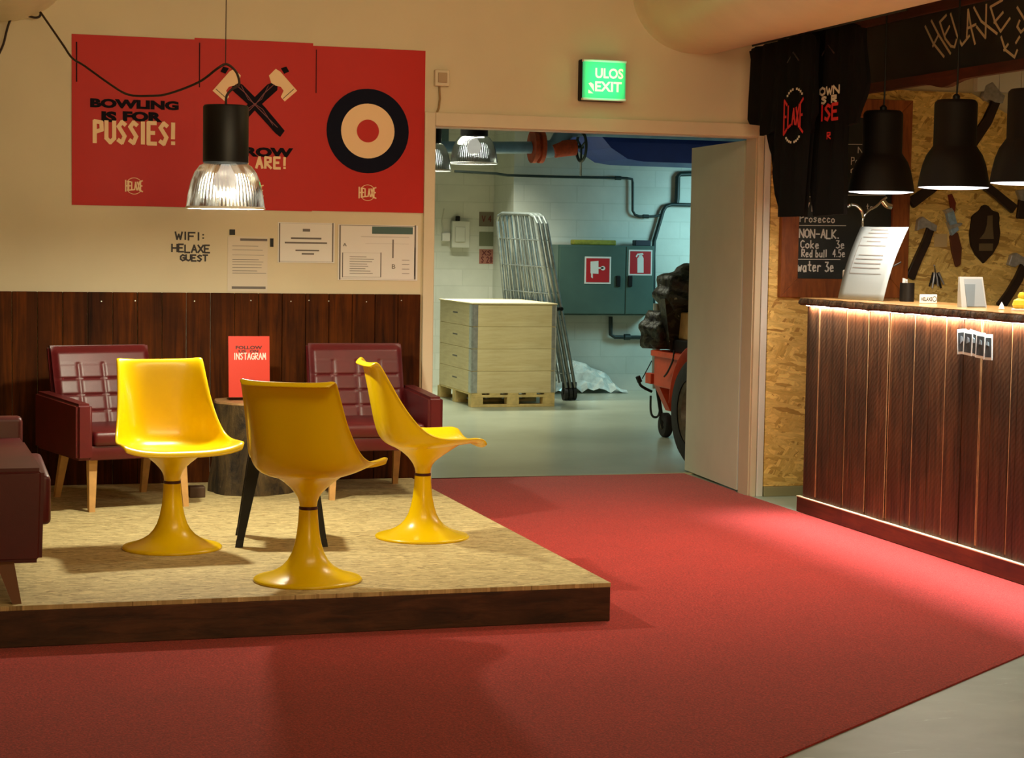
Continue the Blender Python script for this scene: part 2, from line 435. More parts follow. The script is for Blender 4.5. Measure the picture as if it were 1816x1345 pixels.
def brick_mat(name, c1, c2, rough=0.55):
    m, nt, b = newmat(name)
    br = node(nt, 'ShaderNodeTexBrick'); br.inputs['Scale'].default_value = 1.0
    br.inputs['Brick Width'].default_value = 0.55; br.inputs['Row Height'].default_value = 0.17; br.inputs['Mortar Size'].default_value = 0.006
    br.inputs['Color1'].default_value = c1; br.inputs['Color2'].default_value = c2; br.inputs['Mortar'].default_value = scl(c1, 0.95)
    tc = node(nt, 'ShaderNodeTexCoord'); sx = node(nt, 'ShaderNodeSeparateXYZ'); cb = node(nt, 'ShaderNodeCombineXYZ')
    ad = node(nt, 'ShaderNodeMath', operation='ADD')
    nt.links.new(tc.outputs['Object'], sx.inputs[0]); nt.links.new(sx.outputs[0], ad.inputs[0]); nt.links.new(sx.outputs[1], ad.inputs[1])
    nt.links.new(ad.outputs[0], cb.inputs[0]); nt.links.new(sx.outputs[2], cb.inputs[1]); nt.links.new(cb.outputs[0], br.inputs['Vector'])
    f = noise(nt, coords(nt), 2.2, 5)
    c = mixc(nt, 0.5, br.outputs['Color'], ramp(nt, f, [(0.3, (0.7,0.7,0.7,1)), (0.7, (1.1,1.1,1.1,1))]), 'MULTIPLY')
    nt.links.new(c, b.inputs['Base Color']); setp(b, Roughness=rough)
    h = mixc(nt, 0.5, br.outputs['Fac'], noise(nt, coords(nt), 30, 4), 'SUBTRACT')
    bump(nt, b, h, 0.25, -0.006); return m
m_brick = brick_mat('whitewashed_brick', (0.66,0.68,0.60,1), (0.72,0.73,0.66,1))
m_yellow = plain('yellow_gloss_plastic', lin(246,206,2), 0.27, coat=0.12, spec=0.42)
m_ring = plain('dark_rubber_ring', lin(70,20,16), 0.5)
def leather(name, c):
    m, nt, b = newmat(name)
    f = noise(nt, coords(nt), 5, 4); h = noise(nt, coords(nt), 180, 3)
    nt.links.new(ramp(nt, f, [(0.3, scl(c, 0.75)), (0.7, scl(c, 1.2))]), b.inputs['Base Color'])
    setp(b, Roughness=0.44, Coat_Weight=0.06, Coat_Roughness=0.25); bump(nt, b, h, 0.12, 0.002); return m
m_leather = leather('oxblood_leatherette', lin(86,12,17))
m_leatherd = leather('dark_oxblood_leatherette', lin(88,16,20))
m_pale = plain('pale_beech_wood', lin(206,158,96), 0.5, var=0.15, vs=20)
m_black = plain('black_metal', (0.006,0.0055,0.0055,1), 0.45, spec=0.3)
m_blackm = plain('matt_black_metal', (0.008,0.006,0.005,1), 0.6, spec=0.25)
m_chalk_b = plain('chalkboard_slate', (0.018,0.022,0.022,1), 0.5, var=0.45, vs=4)
m_chalk = plain('chalk_white', (0.75,0.74,0.70,1), 0.9)
m_chalky = plain('chalk_cream', (0.72,0.62,0.40,1), 0.9)
m_chrome = plain('polished_chrome', (0.85,0.85,0.86,1), 0.12, metal=1.0)
m_galv = plain('galvanised_steel', (0.60,0.64,0.63,1), 0.34, metal=0.75, var=0.2, vs=25)
m_steel = plain('axe_steel', (0.46,0.46,0.47,1), 0.42, metal=0.5, var=0.3, vs=30)
m_handle = plain('dark_axe_handle', lin(44,24,16), 0.5, var=0.3, vs=20)
m_red = plain('poster_red', lin(192,26,16), 0.5, spec=0.3, bmp=0.05, bs=2.5)
m_posterblack = plain('poster_black_ink', (0.010,0.007,0.012,1), 0.7, spec=0.08)
m_navy = plain('poster_navy_ink', (0.007,0.008,0.020,1), 0.7, spec=0.08)
m_postercream = plain('poster_cream_ink', lin(250,214,168), 0.55)
m_paper = plain('white_paper', (0.80,0.78,0.74,1), 0.6)
m_papert = plain('cream_paper', (0.70,0.62,0.50,1), 0.6)
m_ink = plain('grey_print', (0.16,0.14,0.13,1), 0.7)
m_marker = plain('black_marker', (0.02,0.012,0.012,1), 0.6)
m_cloth = plain('black_jersey', (0.008,0.0075,0.0075,1), 0.95, spec=0.1, bmp=0.3, bs=20)
m_printr = plain('red_shirt_print', lin(214,24,34), 0.7)
m_printw = plain('white_shirt_print', (0.72,0.66,0.56,1), 0.7)
m_framew = boards('chalkboard_frame_wood', 'X', 5.0, lin(120,58,20), lin(184,104,44), grain=(26,26,4), rough=0.45, bmp=0.3, blot=0.5)
m_framed = boards('dark_frame_wood', 'Y', 5.0, lin(70,28,14), lin(116,52,28), grain=(26,3,26), rough=0.5, bmp=0.3, blot=0.5)
def bark_mat(name, d, l, sc=14):
    m, nt, b = newmat(name)
    f = noise(nt, coords(nt, (1,1,0.35)), sc, 7, 0.7, 0.8)
    nt.links.new(ramp(nt, f, [(0.35, d), (0.55, l), (0.75, scl(l, 1.7))]), b.inputs['Base Color'])
    setp(b, Roughness=0.8); bump(nt, b, f, 0.9, 0.02); return m
m_bark = bark_mat('tree_bark', lin(20,13,8), lin(84,66,36), 9)
m_barkd = bark_mat('slab_bark', lin(34,22,14), lin(104,76,50), 30)
def slabtop():
    m, nt, b = newmat('live_edge_slab')
    f = noise(nt, coords(nt, (14,1.2,14)), 1.6, 6, 0.6, 0.8)
    nt.links.new(ramp(nt, f, [(0.3, lin(190,132,72)), (0.7, lin(232,190,128))]), b.inputs['Base Color'])
    setp(b, Roughness=0.3, Coat_Weight=0.4); return m
m_slab = slabtop()
m_endgrain = plain('cut_log_wood', lin(170,130,84), 0.6, var=0.3, vs=30)
m_pine = boards('pine_boards', 'Z', 0.2, lin(222,200,146), lin(242,226,180), grain=(3,3,40), rough=0.55, bmp=0.15, blot=0.12)
m_pallet = plain('pallet_pine', lin(222,194,128), 0.65, var=0.25, vs=12)
m_greencab = plain('green_grey_steel', lin(74,100,92), 0.42, var=0.12, vs=4)
m_signred = plain('sign_red', lin(190,34,40), 0.4)
m_pipeb = plain('blue_pipe_paint', lin(110,148,184), 0.45, var=0.2, vs=9)
m_ductb = plain('blue_duct_paint', lin(30,62,160), 0.5, var=0.12)
m_orange = plain('rusty_orange_paint', lin(180,66,26), 0.6, var=0.35, vs=30)
m_dkpipe = plain('dark_green_pipe', lin(36,52,50), 0.45)
m_trailer = plain('trailer_red_paint', lin(222,74,34), 0.42, var=0.15, vs=10)
m_rubber = plain('tyre_rubber', (0.018,0.017,0.016,1), 0.75, bmp=0.5, bs=40)
m_rim = plain('rusty_rim', lin(120,110,90), 0.5, metal=0.3, var=0.4, vs=20)
def camo():
    m, nt, b = newmat('camouflage_tarp')
    f = noise(nt, coords(nt), 9, 3, 0.5, 1.5)
    nt.links.new(ramp(nt, f, [(0.0, lin(26,22,16)), (0.46, lin(58,54,38)), (0.54, lin(36,40,28)), (0.66, lin(150,148,120))], 'CONSTANT'), b.inputs['Base Color'])
    setp(b, Roughness=0.45); bump(nt, b, noise(nt, coords(nt), 14, 4), 0.7, 0.02); return m
m_camo = camo()
m_plastic = plain('clear_plastic_wrap', (0.62,0.72,0.70,1), 0.18, var=0.3, vs=14, coat=0.5)
m_box = plain('grey_plastic_box', (0.62,0.62,0.54,1), 0.5)
m_ply = plain('plywood_lid', lin(230,212,168), 0.55, var=0.08, vs=10)
def emis(name, c, s):
    m, nt, b = newmat(name); setp(b, Base_Color=(c[0]*0.8, c[1]*0.8, c[2]*0.8, 1), Emission_Color=(c[0],c[1],c[2],1), Emission_Strength=s); return m
m_bulb = emis('lit_bulb', (1.0,0.93,0.80), 5.0)
m_bulbw = emis('lit_diffuser', (1.0,0.95,0.95), 3.2)
m_led = emis('led_strip', (1.0,0.86,0.70), 14.0)
m_exitg = emis('lit_green_panel', (0.06,0.62,0.22), 0.75)
m_exitw = emis('lit_cream_letters', (0.80,0.82,0.42), 1.1)
def prism_glass():
    m, nt, b = newmat('ribbed_prismatic_acrylic')
    nt.nodes.remove(b); out = nt.nodes['Material Output']
    tr = node(nt, 'ShaderNodeBsdfTransparent'); tr.inputs[0].default_value = (0.75,0.78,0.80,1)
    gl = node(nt, 'ShaderNodeBsdfGlossy'); gl.inputs['Roughness'].default_value = 0.10; gl.inputs[0].default_value = (0.9,0.9,0.92,1)
    tl = node(nt, 'ShaderNodeBsdfTranslucent'); tl.inputs[0].default_value = (0.85,0.86,0.85,1)
    m1 = node(nt, 'ShaderNodeMixShader'); m1.inputs[0].default_value = 0.90
    m2 = node(nt, 'ShaderNodeMixShader'); m2.inputs[0].default_value = 0.22
    f = noise(nt, coords(nt, (1,1,0.6)), 15, 3, 0.5, 1.0)
    nt.links.new(ramp(nt, f, [(0.48, (0.0,0.0,0.0,1)), (0.64, (0.0075,0.0075,0.0075,1))]), m2.inputs[0])
    nt.links.new(tr.outputs[0], m1.inputs[1]); nt.links.new(gl.outputs[0], m1.inputs[2])
    nt.links.new(m1.outputs[0], m2.inputs[1]); nt.links.new(tl.outputs[0], m2.inputs[2])
    nt.links.new(m2.outputs[0], out.inputs[0]); return m
m_prism = prism_glass()
def acrylic():
    m, nt, b = newmat('clear_acrylic'); setp(b, Base_Color=(0.95,0.95,0.95,1), Roughness=0.05, Transmission_Weight=1.0, IOR=1.2); return m
m_acryl = acrylic()
m_blue = plain('blue_plastic', lin(40,70,150), 0.4)
m_yel2 = plain('yellow_toy_plastic', lin(226,206,60), 0.4)
m_sheath = plain('brown_leather_sheath', lin(96,48,24), 0.6, var=0.2)
m_tape = plain('blue_grey_tape', lin(150,180,206), 0.4, var=0.3, vs=40)
m_rust = plain('dark_red_rust', lin(120,40,18), 0.7)
m_grey = plain('pale_grey_card', (0.26,0.30,0.33,1), 0.4)
m_cord = plain('dark_cord', lin(44,26,18), 0.6)
m_yelstrap = plain('yellow_strap', lin(150,150,50), 0.6, var=0.3, vs=30)

# ------------------------------------------------------------------ the setting
def struct(name, mb, mat, **k):
    o = mb.build(name, mat, **k); tag(o, kind='structure'); return o
DW, DH = 1.925, 2.10                       # door opening
struct('floor', MB().box((-7,-13,-0.12), (7,0.12,0)), m_floor)
b = MB(); b.box((-7,0,0), (0,0.14,3.4)); b.box((DW,0,0), (4.6,0.14,3.4)); b.box((0,0,DH), (DW,0.14,3.4))
struct('wall_back', b, m_wall)
struct('ceiling', MB().box((-7,-13,3.4), (7,0.14,3.5)), m_ceil)
struct('wall_left', MB().box((-7.1,-13,0), (-7,0.14,3.4)), m_wall)
struct('wall_right', MB().box((4.6,-13,0), (4.7,0.14,3.4)), m_wall)
# hallway behind the door
struct('floor_hallway', MB().box((-3,0.14,-0.12), (8,9,0)), m_hallfloor)
struct('wall_hall_recess', MB().box((-3,8.3,0), (2.77,8.45,3.2)), m_brick)
struct('wall_hall_end', MB().box((2.745,7.6,0), (8,8.45,3.2)), m_brick)
struct('wall_hall_left', MB().box((-3.1,0.14,0), (-3,8.45,3.2)), m_brick)
struct('wall_hall_right', MB().box((8,0.14,0), (8.1,8.45,3.2)), m_brick)
struct('ceiling_hallway', MB().box((-3,0.14,3.2), (8,8.45,3.3)), plain('hall_ceiling_paint', (0.30,0.34,0.30,1), 0.8))
# door casing and leaf
b = MB(); b.box((-0.06,-0.018,0.0), (0,0,2.170), 0.003); b.box((0.0005,-0.018,DH-0.004), (DW-0.0005,0,2.170), 0.003); b.box((DW,-0.020,0), (1.962,0,2.170), 0.003)
b.box((0,0.001,0), (0.006,0.14,DH-0.009)); b.box((DW-0.006,0.001,0), (DW,0.14,DH-0.009)); b.box((0,0.001,DH-0.008), (DW,0.14,DH))
struct('trim_1', b, m_trimp)
struct('trim_2', MB().box((1.966,-0.024,0), (2.006,0,2.165), 0.004), m_white)
struct('trim_3', MB().box((0.0,1.06,0.0), (2.1,1.10,0.006)), plain('threshold_edge', lin(196,188,150), 0.6))
dl = thing('door_1', None, None, (1.968,0.205,0.0)); tag(dl, kind='structure')
ang = math.atan2(1.195-0.205, 2.022-1.952)
L = 1.0
dvec = Vector((2.022-1.952, 1.195-0.205, 0)); L = dvec.length; dvec.normalize(); nvec = Vector((-dvec.y, dvec.x, 0))
o0 = Vector((1.936, 0.205, 0.012)) - Vector((0,0,0))
def dq(a, n, z): return o0 + dvec*a - nvec*n + Vector((0,0,z))
b = MB(); b.quadbox([dq(0,0,0), dq(0,0.042,0), dq(L,0.042,0), dq(L,0,0), dq(0,0,2.075), dq(0,0.042,2.075), dq(L,0.042,2.075), dq(L,0,2.075)])
b.build('door_leaf', m_door, dl, world=True)
b = MB(); b.quadbox([dq(-0.003,0.004,0), dq(-0.003,0.04,0), dq(0,0.04,0), dq(0,0.004,0), dq(-0.003,0.004,1.30), dq(-0.003,0.04,1.30), dq(0,0.04,1.30), dq(0,0.004,1.30)])
b.build('lit_edge_strip', m_white, dl, world=True)  # white laid over the lower door edge for the light falling there
for z in (0.24, 1.78):
    b = MB(); b.quadbox([dq(-0.006,0.012,z), dq(-0.006,0.03,z), dq(-0.003,0.03,z), dq(-0.003,0.012,z), dq(-0.006,0.012,z+0.10), dq(-0.006,0.03,z+0.10), dq(-0.003,0.03,z+0.10), dq(-0.003,0.012,z+0.10)])
    b.build('hinge_plate', m_galv, dl, world=True)
b = MB(); b.tube([(1.948,0.150,0.2),(1.948,0.150,0.34)], 0.010, 8); b.tube([(1.948,0.150,1.7),(1.948,0.150,1.9)], 0.010, 8)
b.build('hinge', m_steel, dl, world=True)

# wainscot boards
b = MB(); x = -0.074; i = 0
while x > -4.6:
    w = 0.128
    b.box((x-w+0.003, -0.022+random.uniform(0,0.004), 0), (x, 0.0, 1.171), 0.002, 1); x -= w
struct('trim_4', b, m_wains)
b = MB()
for px in (180,240,322,345,410,445,480,516,548,583,615,650,690,712):
    p = at(px, 534+random.uniform(-2,2), 'y', -0.022); b.lathe([(0.0035,0),(0.003,0.002),(0,0.003)], p+Vector((0,0.001,0)), 8, axis='y')
    
nl = b
struct('trim_5', nl, m_galv)
# strand-board wall lining right of the door and its skirting
b = MB(); b.prism([(2.012,0.06),(4.4,0.06),(4.4,2.28),(3.56,2.28),(3.30,2.40),(2.012,2.40)], 0.018, ((0,0,0),(1,0,0),(0,0,1),(0,-1,0)))
struct('trim_6', b, m_osbw)
struct('baseboard_right', MB().box((2.012,-0.03,0), (4.4,0,0.058), 0.003), plain('grey_skirting', lin(150,146,110), 0.6))
b = MB()
for i in range(7): b.box((3.32+i*0.15,-0.05,2.41), (3.32+i*0.15+0.146,0,3.3), 0.003, 1)
struct('wall_planks', b, plain('white_plank_paint', (0.85,0.83,0.74,1), 0.5))

# carpet
cp = [(-6.5,-13),(-4.4,-8.13),(-0.274,-5.212),(1.164,-4.166),(1.93,-3.61),(1.93,1.06),(0.02,1.10),(0.02,-0.03),(-6.5,-0.03)]
kx = [( -6.5,-9.6),(-0.274,-5.212),(1.164,-4.166),(1.924,-3.613),(1.924,0.02),(1.914,0.02),(1.914,0.15),(1.930,0.20),(1.95,1.06),(0.012,1.10),(0.012,0.02),(0.012,-0.026),(-6.5,-0.026)]
b = MB(); b.prism(kx, 0.006, ((0,0,0),(1,0,0),(0,1,0),(0,0,1)))
tag(b.build('carpet', m_carpet), 'red needle-felt carpet running from the lounge through the doorway', 'carpet')

# platform
pt = thing('platform', 'low stage platform with strand-board deck under the yellow chairs', 'platform', (-2.4,-1.65,0.006))
MB().box((-4.9,-3.26,0.006), (-0.125,-0.028,0.136)).build('base_frame', m_plat, pt, world=True)
MB().box((-4.9,-3.285,0.006), (-0.113,-3.26,0.138), 0.003).build('front_board', m_plat, pt, world=True)
MB().box((-4.9,-3.286,0.138), (-0.112,-0.026,0.156), 0.002).build('deck', m_deck, pt, world=True)
DZ = 0.156

# big ducts under the ceiling
def duct(name, prof, y0, y1, label):
    b = MB(); rows = [[Vector((x, y, z)) for x, z in prof] for y in (y0, y0+0.04, y1)]
    b.sheet(rows, close=True)
    for r in (rows[0], rows[-1]):
        b.bm.faces.new([b.bm.verts.new(p) for p in r])
    return tag(b.build(name, m_duct, smooth=True, angle=60), label, 'duct')
def superell(cx, cz, rx, rz, n=56, e=2.5):
    o = []
    for k in range(n):
        a = 2*PI*k/n; c, s = math.cos(a), math.sin(a)
        o.append((cx+rx*math.copysign(abs(c)**(2/e), c), cz+rz*math.copysign(abs(s)**(2/e), s)))
    return o
duct('ventilation_duct', superell(1.54, 2.955, 0.41, 0.40, e=2.25), -9.0, 0.0, 'fat cream painted duct running along the ceiling above the bar front')
duct('ventilation_duct', superell(-2.30, 2.935, 0.385, 0.385, e=2.0), -9.0, 0.0, 'cream painted round duct in the upper left corner above the posters')

# ------------------------------------------------------------------ posters
def poster(label, tl, br, builders):
    p0 = at(*tl, 'y', -0.002); p1 = at(*br, 'y', -0.002)
    t = thing('poster', label, 'poster', ((p0.x+p1.x)/2, -0.002, p1.z), 0, 'red posters on the wall')
    b = MB(); n = 14; rows = []
    for i in range(n+1):
        rows.append([Vector((p0.x+(p1.x-p0.x)*j/n, -0.0035-0.0015*math.sin(3.1*i/n+2.0*j/n)**2-0.001*math.sin(7.0*j/n+4.0*i/n), p1.z+(p0.z-p1.z)*i/n)) for j in range(n+1)])
    b.sheet(rows); b.build('sheet', m_red, t, world=True, smooth=True)
    for f in builders: f(t)
    return t
PF = lambda px, py: at(px, py, 'y', -0.008)
fr0 = yframe((0,-0.0068,0))
def pbox(l, t_, r, b_):
    a = PF(l, t_); c = PF(r, b_); return (a.x, c.z, c.x, a.z)
def P2(px, py): p = PF(px, py); return (p.x, p.z)
def ptext(word, box, bold, mat, name='lettering'):
    def f(t):
        b = MB(); type_text(b, word, fr0, pbox(*box), bold); b.build(name, mat, t, world=True)
    return f
def pstroke(word, box, w, mat, gap=0.22, name='lettering', warp=None, lift=0.0004):
    def f(t):
        b = MB(); strokes(b, word, yframe((0,-0.0068-lift,0)), pbox(*box), w, gap=gap, warp=warp); b.build(name, mat, t, world=True)
    return f
def ring(cx, cy, r0, r1, mat, name, depth, rz=1.0, a0=0, a1=2*PI, sx=1.0):
    def f(t):
        c = P2(cx, cy); b = MB(); n = 48; k = 1/318.0
        for i in range(n):
            p, q = a0+(a1-a0)*i/n, a0+(a1-a0)*(i+1)/n
            o = fr0[0]+Vector((c[0],0,c[1]-0))
            e = [(r0*k*math.cos(p)*sx, r0*k*math.sin(p)), (r1*k*math.cos(p)*sx, r1*k*math.sin(p)), (r1*k*math.cos(q)*sx, r1*k*math.sin(q)), (r0*k*math.cos(q)*sx, r0*k*math.sin(q))]
            vs = [b.bm.verts.new(o+Vector((x, -depth, z))) for x, z in e]
            try: b.bm.faces.new(vs if r0 > 0 else vs[1:3]+[vs[0]])
            except Exception: pass
        b.build(name, mat, t, world=True)
    return f
def logo(cx, cy, s=1.0):
    def f(t):
        wp = lambda u, v, X, Y: (X, Y + (v-0.5)*0.018*s*(abs(u-0.5)*2)**2)
        b = MB(); strokes(b, 'HELAXE', yframe((0,-0.0074,0)), pbox(cx-15*s, cy-7*s, cx+15*s, cy+7*s), 0.007*s, gap=0.35, warp=wp); b.build('logo_lettering', m_postercream, t, world=True)
        ring(cx, cy, 13*s, 14*s, m_postercream, 'logo_ring', 0.0005, a0=0.5, a1=PI-0.5)(t)
        ring(cx, cy, 13*s, 14*s, m_postercream, 'logo_ring', 0.0005, a0=PI+0.5, a1=2*PI-0.5)(t)
    return f
def sideline(x, y0, y1):
    def f(t):
        b = MB(); a, c = P2(x-1, y1), P2(x+1, y0)
        b.prism([(a[0],a[1]),(c[0],a[1]),(c[0],c[1]),(a[0],c[1])], 0.0005, fr0); b.build('edge_print', m_posterblack, t, world=True)
    return f
poster('red poster at the left of the row, black and cream words over a small badge', (127,60), (346,368),
    [ptext('BOWLING', (160,174,317,196), 0.06, m_posterblack), ptext('IS', (180,197,207,217), 0.06, m_posterblack), ptext('FOR', (218,197,288,217), 0.06, m_posterblack),
     pstroke('PUSSIES!', (168,215,310,256), 0.021, m_postercream, gap=0.5), logo(238,330), sideline(136,74,145)])
def axe_art(mirror):
    def f(t):
        def q(x, y): return P2(x if not mirror else 2*452-x, y)
        b = MB(); b.prism([q(*p) for p in ((427,134),(415,122),(407,127),(377,161),(399,180),(406,172),(401,161),(406,154),(415,152),(423,147))][::(-1 if mirror else 1)], 0.0011, fr0)
        b.build('axe_head_print', m_postercream, t, world=True)
        b = MB(); b.ribbon([q(*p) for p in ((383,158),(402,175))], 0.003, 0.0016, fr0); b.build('blade_line_print', m_posterblack, t, world=True)
        b = MB(); b.prism([q(*p) for p in ((411,137),(420,146),(430,150),(470,190),(505,232),(497,243),(489,237),(452,196),(412,160))][::(-1 if mirror else 1)], 0.0006 if mirror else 0.0008, fr0)
        b.prism([q(*p) for p in ((396,118),(406,121),(400,131),(391,127))], 0.0008, fr0)
        b.build('axe_handle_print', m_posterblack, t, world=True)
        b = MB(); b.ribbon([q(*p) for p in ((418,150),(436,166),(450,184),(470,204),(492,226))], 0.004, 0.001, yframe((0,-0.0072,0)))
        b.ribbon([q(*p) for p in ((428,152),(440,176),(466,194),(484,222))], 0.003, 0.0012, yframe((0,-0.0072,0)))
        b.build('handle_grain_print', plain('maroon_ink', lin(120,36,44), 0.5) if not mirror else bpy.data.materials['maroon_ink'], t, world=True)
    return f
poster('red poster in the middle of the row with two crossed axes behind the ribbed lamp', (345,67), (553,375),
    [axe_art(False), axe_art(True), ptext('THROW', (386,259,520,280), 0.06, m_posterblack), pstroke('YOU ARE!', (396,277,507,299), 0.0135, m_postercream, gap=0.5),
     logo(452,338), sideline(354,76,155)])
poster('red poster at the right of the row with a round black and cream target', (553,81), (751,378),
    [ring(652.5,232.5,42,72.5,m_navy,'target_ring',0.0004), ring(652.5,232.5,19,47.0,m_postercream,'target_ring',0.0007), ring(652.5,232.5,0.001,19.6,m_red,'target_centre',0.0010),
     logo(652,342), sideline(561,88,165)])

# papers on the wall
def paper(label, tl, br, lines, mat=m_paper, border=False, extra=None, name='notice'):
    a = at(*tl, 'y', -0.002); c = at(*br, 'y', -0.002)
    t = thing(name, label, 'notice', ((a.x+c.x)/2, -0.002, c.z))
    MB().box((a.x,-0.003,c.z), (c.x,-0.001,a.z)).build('paper', mat, t, world=True)
    b = MB()
    for (l, t_, r, b_) in lines:
        p = at(l, t_, 'y', -0.004); q = at(r, b_, 'y', -0.004)
        b.box((p.x,-0.0036,q.z), (q.x,-0.0028,p.z))
    b.build('print', m_ink, t, world=True)
    if extra: extra(t)
    return t
def frame_lines(l, t, r, b_, w=1.6): return [(l,t,r,t+w),(l,b_-w,r,b_),(l,t,l+w,b_),(r-w,t,r,b_)]
ln = [(426,423,474,428)]+[(412,y,470-random.randint(0,14),y+1.4) for y in (436,443,452,460,464,469,474,480)]+[(412,484,472,485.5),(411,508,471,513)]
def tapes(t):
    b = MB()
    for (l,tp,r,bt) in ((407,407,417,417),(479,423,485,438)):
        p = at(l,tp,'y',-0.004); q = at(r,bt,'y',-0.004); b.box((p.x,-0.0045,q.z),(q.x,-0.0032,p.z))
    b.build('clip', m_black, t, world=True)
paper('narrow cream printed sheet clipped to the wall below the lamp', (404,419), (474,518), ln, m_papert, extra=tapes)
def hed(words):
    def f(t):
        for w, bx in words:
            b = MB(); a = at(bx[0],bx[1],'y',-0.004); c = at(bx[2],bx[3],'y',-0.004)
            type_text(b, w, yframe((0,-0.0036,0)), (a.x,c.z,c.x,a.z), 0.01); b.build('lettering', m_ink, t, world=True)
    return f
paper('white landscape notice with a dark border left of the larger one', (493,394), (593,467), frame_lines(495,396,591,465)+[(537,406,550,411),(516,421,570,425),(505,429,580,433),(524,443,566,446),(535,449,557,452)], m_paper)
def poster_extra(t):
    b = MB(); p = at(660,402,'y',-0.004); q = at(732,416,'y',-0.004); b.box((p.x,-0.0040,q.z),(q.x,-0.0028,p.z)); b.build('header_band', plain('teal_band', lin(70,100,96), 0.6), t, world=True)
    hed([('A',(608,431,615,437)),('B',(695,469,701,477))])(t)
paper('larger white instruction sheet beside the door frame with a teal header', (600,398), (740,498), frame_lines(602,400,737,496)+frame_lines(607,448,676,492,1.2)+[(620,455+4.2*i,665-random.randint(0,18),456.4+4.2*i) for i in range(8)]+[(640,420,726,421),(648,432,725,433),(696,425,698,458),(713,461,726,462),(713,469,726,470),(713,477,726,478),(713,485,726,486),(735,440,736,490)], m_paper, extra=poster_extra)
# wifi note written on the wall
p0 = at(340,460,'y',-0.001)
t = thing('wall_writing', 'black marker note reading WIFI on the cream wall', 'writing', (p0.x,-0.001,p0.z))
for w, bx in (('WIFI:',(311,412,363,426)),('HELAXE',(305,434,372,448)),('GUEST',(320,452,368,463))):
    b = MB(); a = at(bx[0],bx[1],'y',-0.001); c = at(bx[2],bx[3],'y',-0.001)
    strokes(b, w, yframe((0,0.0003,0)), (a.x,c.z,c.x,a.z), 0.0088, depth=0.0016, jit=0.06, gap=0.25); b.build('lettering', m_marker, t, world=True)

# switch box with cable
p = at(782,139,'y',0)
t = thing('switch_box', 'small cream switch box on the wall above the door corner', 'switch', (p.x,0,p.z))
MB().box((p.x-0.042,-0.035,p.z-0.045), (p.x+0.042,0.0,p.z+0.045), 0.006).build('housing', m_trimp, t, world=True)
MB().box((p.x-0.026,-0.041,p.z-0.026), (p.x+0.026,-0.035,p.z+0.028), 0.003).build('rocker', plain('beige_plastic', lin(176,150,116), 0.4), t, world=True)
b = MB(); b.tube([at(x,y,'y',-0.008) for x,y in ((779,153),(780,175),(778,192),(770,212),(768,216))], 0.006, 8); b.build('cable', plain('cable_beige', lin(150,120,76), 0.5), t, world=True)

# exit sign
a = at(1024,107,'y',0); c = at(1103,181,'y',0)
zl, zh = 2.262, 2.492; xl, xr = 0.822, 1.085
t = thing('exit_sign', 'lit green exit sign on the wall above the doorway', 'exit sign', ((xl+xr)/2,0,zl))
MB().box((xl,-0.055,zl), (xr,0,zh), 0.008).build('housing', m_blackm, t, world=True)
MB().box((xl+0.006,-0.082,zl+0.004), (xr-0.004,-0.055,zh-0.004), 0.010).build('diffuser', m_exitg, t, world=True)
for z0, z1 in ((zl+0.002,zl+0.016),(zh-0.016,zh-0.002)):
    MB().box((xl+0.004,-0.084,z0), (xr-0.002,-0.052,z1), 0.004).build('cap_rail', m_white, t, world=True)
fe = ((0,-0.0823,0),(1,0,0),(0,0,1),(0,-1,0))
for w, bx in (('ULOS',(xl+0.075,zl+0.125,xr-0.022,zl+0.182)),('EXIT',(xl+0.075,zl+0.052,xr-0.03,zl+0.108))):
    b = MB(); type_text(b, w, fe, bx, 0.03, 0.0008); b.build('lettering', m_exitw, t, world=True)
b = MB(); b.prism([(xl+0.036,zl+0.095),(xl+0.070,zl+0.050),(xl+0.066,zl+0.090),(xl+0.05,zl+0.100)], 0.001, fe); b.prism([(xl+0.036,zl+0.06),(xl+0.036,zl+0.04),(xl+0.066,zl+0.04)],0.001,fe)
b.build('arrow', m_exitw, t, world=True)
light('exit_sign_glow', 'AREA', ((xl+xr)/2,-0.12,(zl+zh)/2), 0.5, (0.1,1.0,0.4), 0.2, 0.2, rot=(math.radians(90),0,0))

# ------------------------------------------------------------------ lamps
SHADE = [(0.085,0.205),(0.112,0.190),(0.134,0.160),(0.150,0.120),(0.160,0.075),(0.166,0.035),(0.170,0.006)]
def ribbed_lamp(label, loc, k=1.0, energy=60, col=(1.0,0.86,0.62), neckh=0.255):
    t = thing('pendant_lamp', label, 'pendant lamp', loc, 0, 'ribbed pendant lamps')
    b = MB(); b.lathe([(r*k, z*k) for r, z in SHADE], n=180, rib=0.016, nrib=60, cap=False)
    o = b.build('shade', m_prism, t, smooth=True, angle=80)
    b = MB(); b.lathe([(0.168*k,0.0),(0.174*k,-0.001),(0.176*k,0.005),(0.172*k,0.010),(0.166*k,0.008)], n=64, cap=False); b.build('rim', m_white, t, smooth=True)
    b = MB(); b.lathe([(0.02,(0.20+neckh)*k),(0.095*k,(0.20+neckh)*k),(0.100*k,(0.193+neckh)*k),(0.100*k,0.205*k),(0.092*k,0.197*k),(0.04,0.197*k)], n=48); b.build('housing', m_black, t, smooth=True)
    b = MB(); b.lathe([(0.02,0.197*k),(0.026,0.18*k),(0.05*k,0.14*k),(0.052*k,0.105*k),(0.036*k,0.075*k),(0,0.062*k)], n=24); b.build('bulb', m_bulb, t, smooth=True)
    if loc[1] > 0:
        b = MB(); b.tube([(0,0,(0.19+neckh)*k),(0,0,3.2-loc[2])], 0.006, 8); b.build('cord', m_cord, t)
    light('pendant_bulb', 'POINT', Vector(loc)+Vector((0,0,0.05*k)), energy, col, 0.045)
    return t
LP = Vector((-1.385,-1.70,1.592))
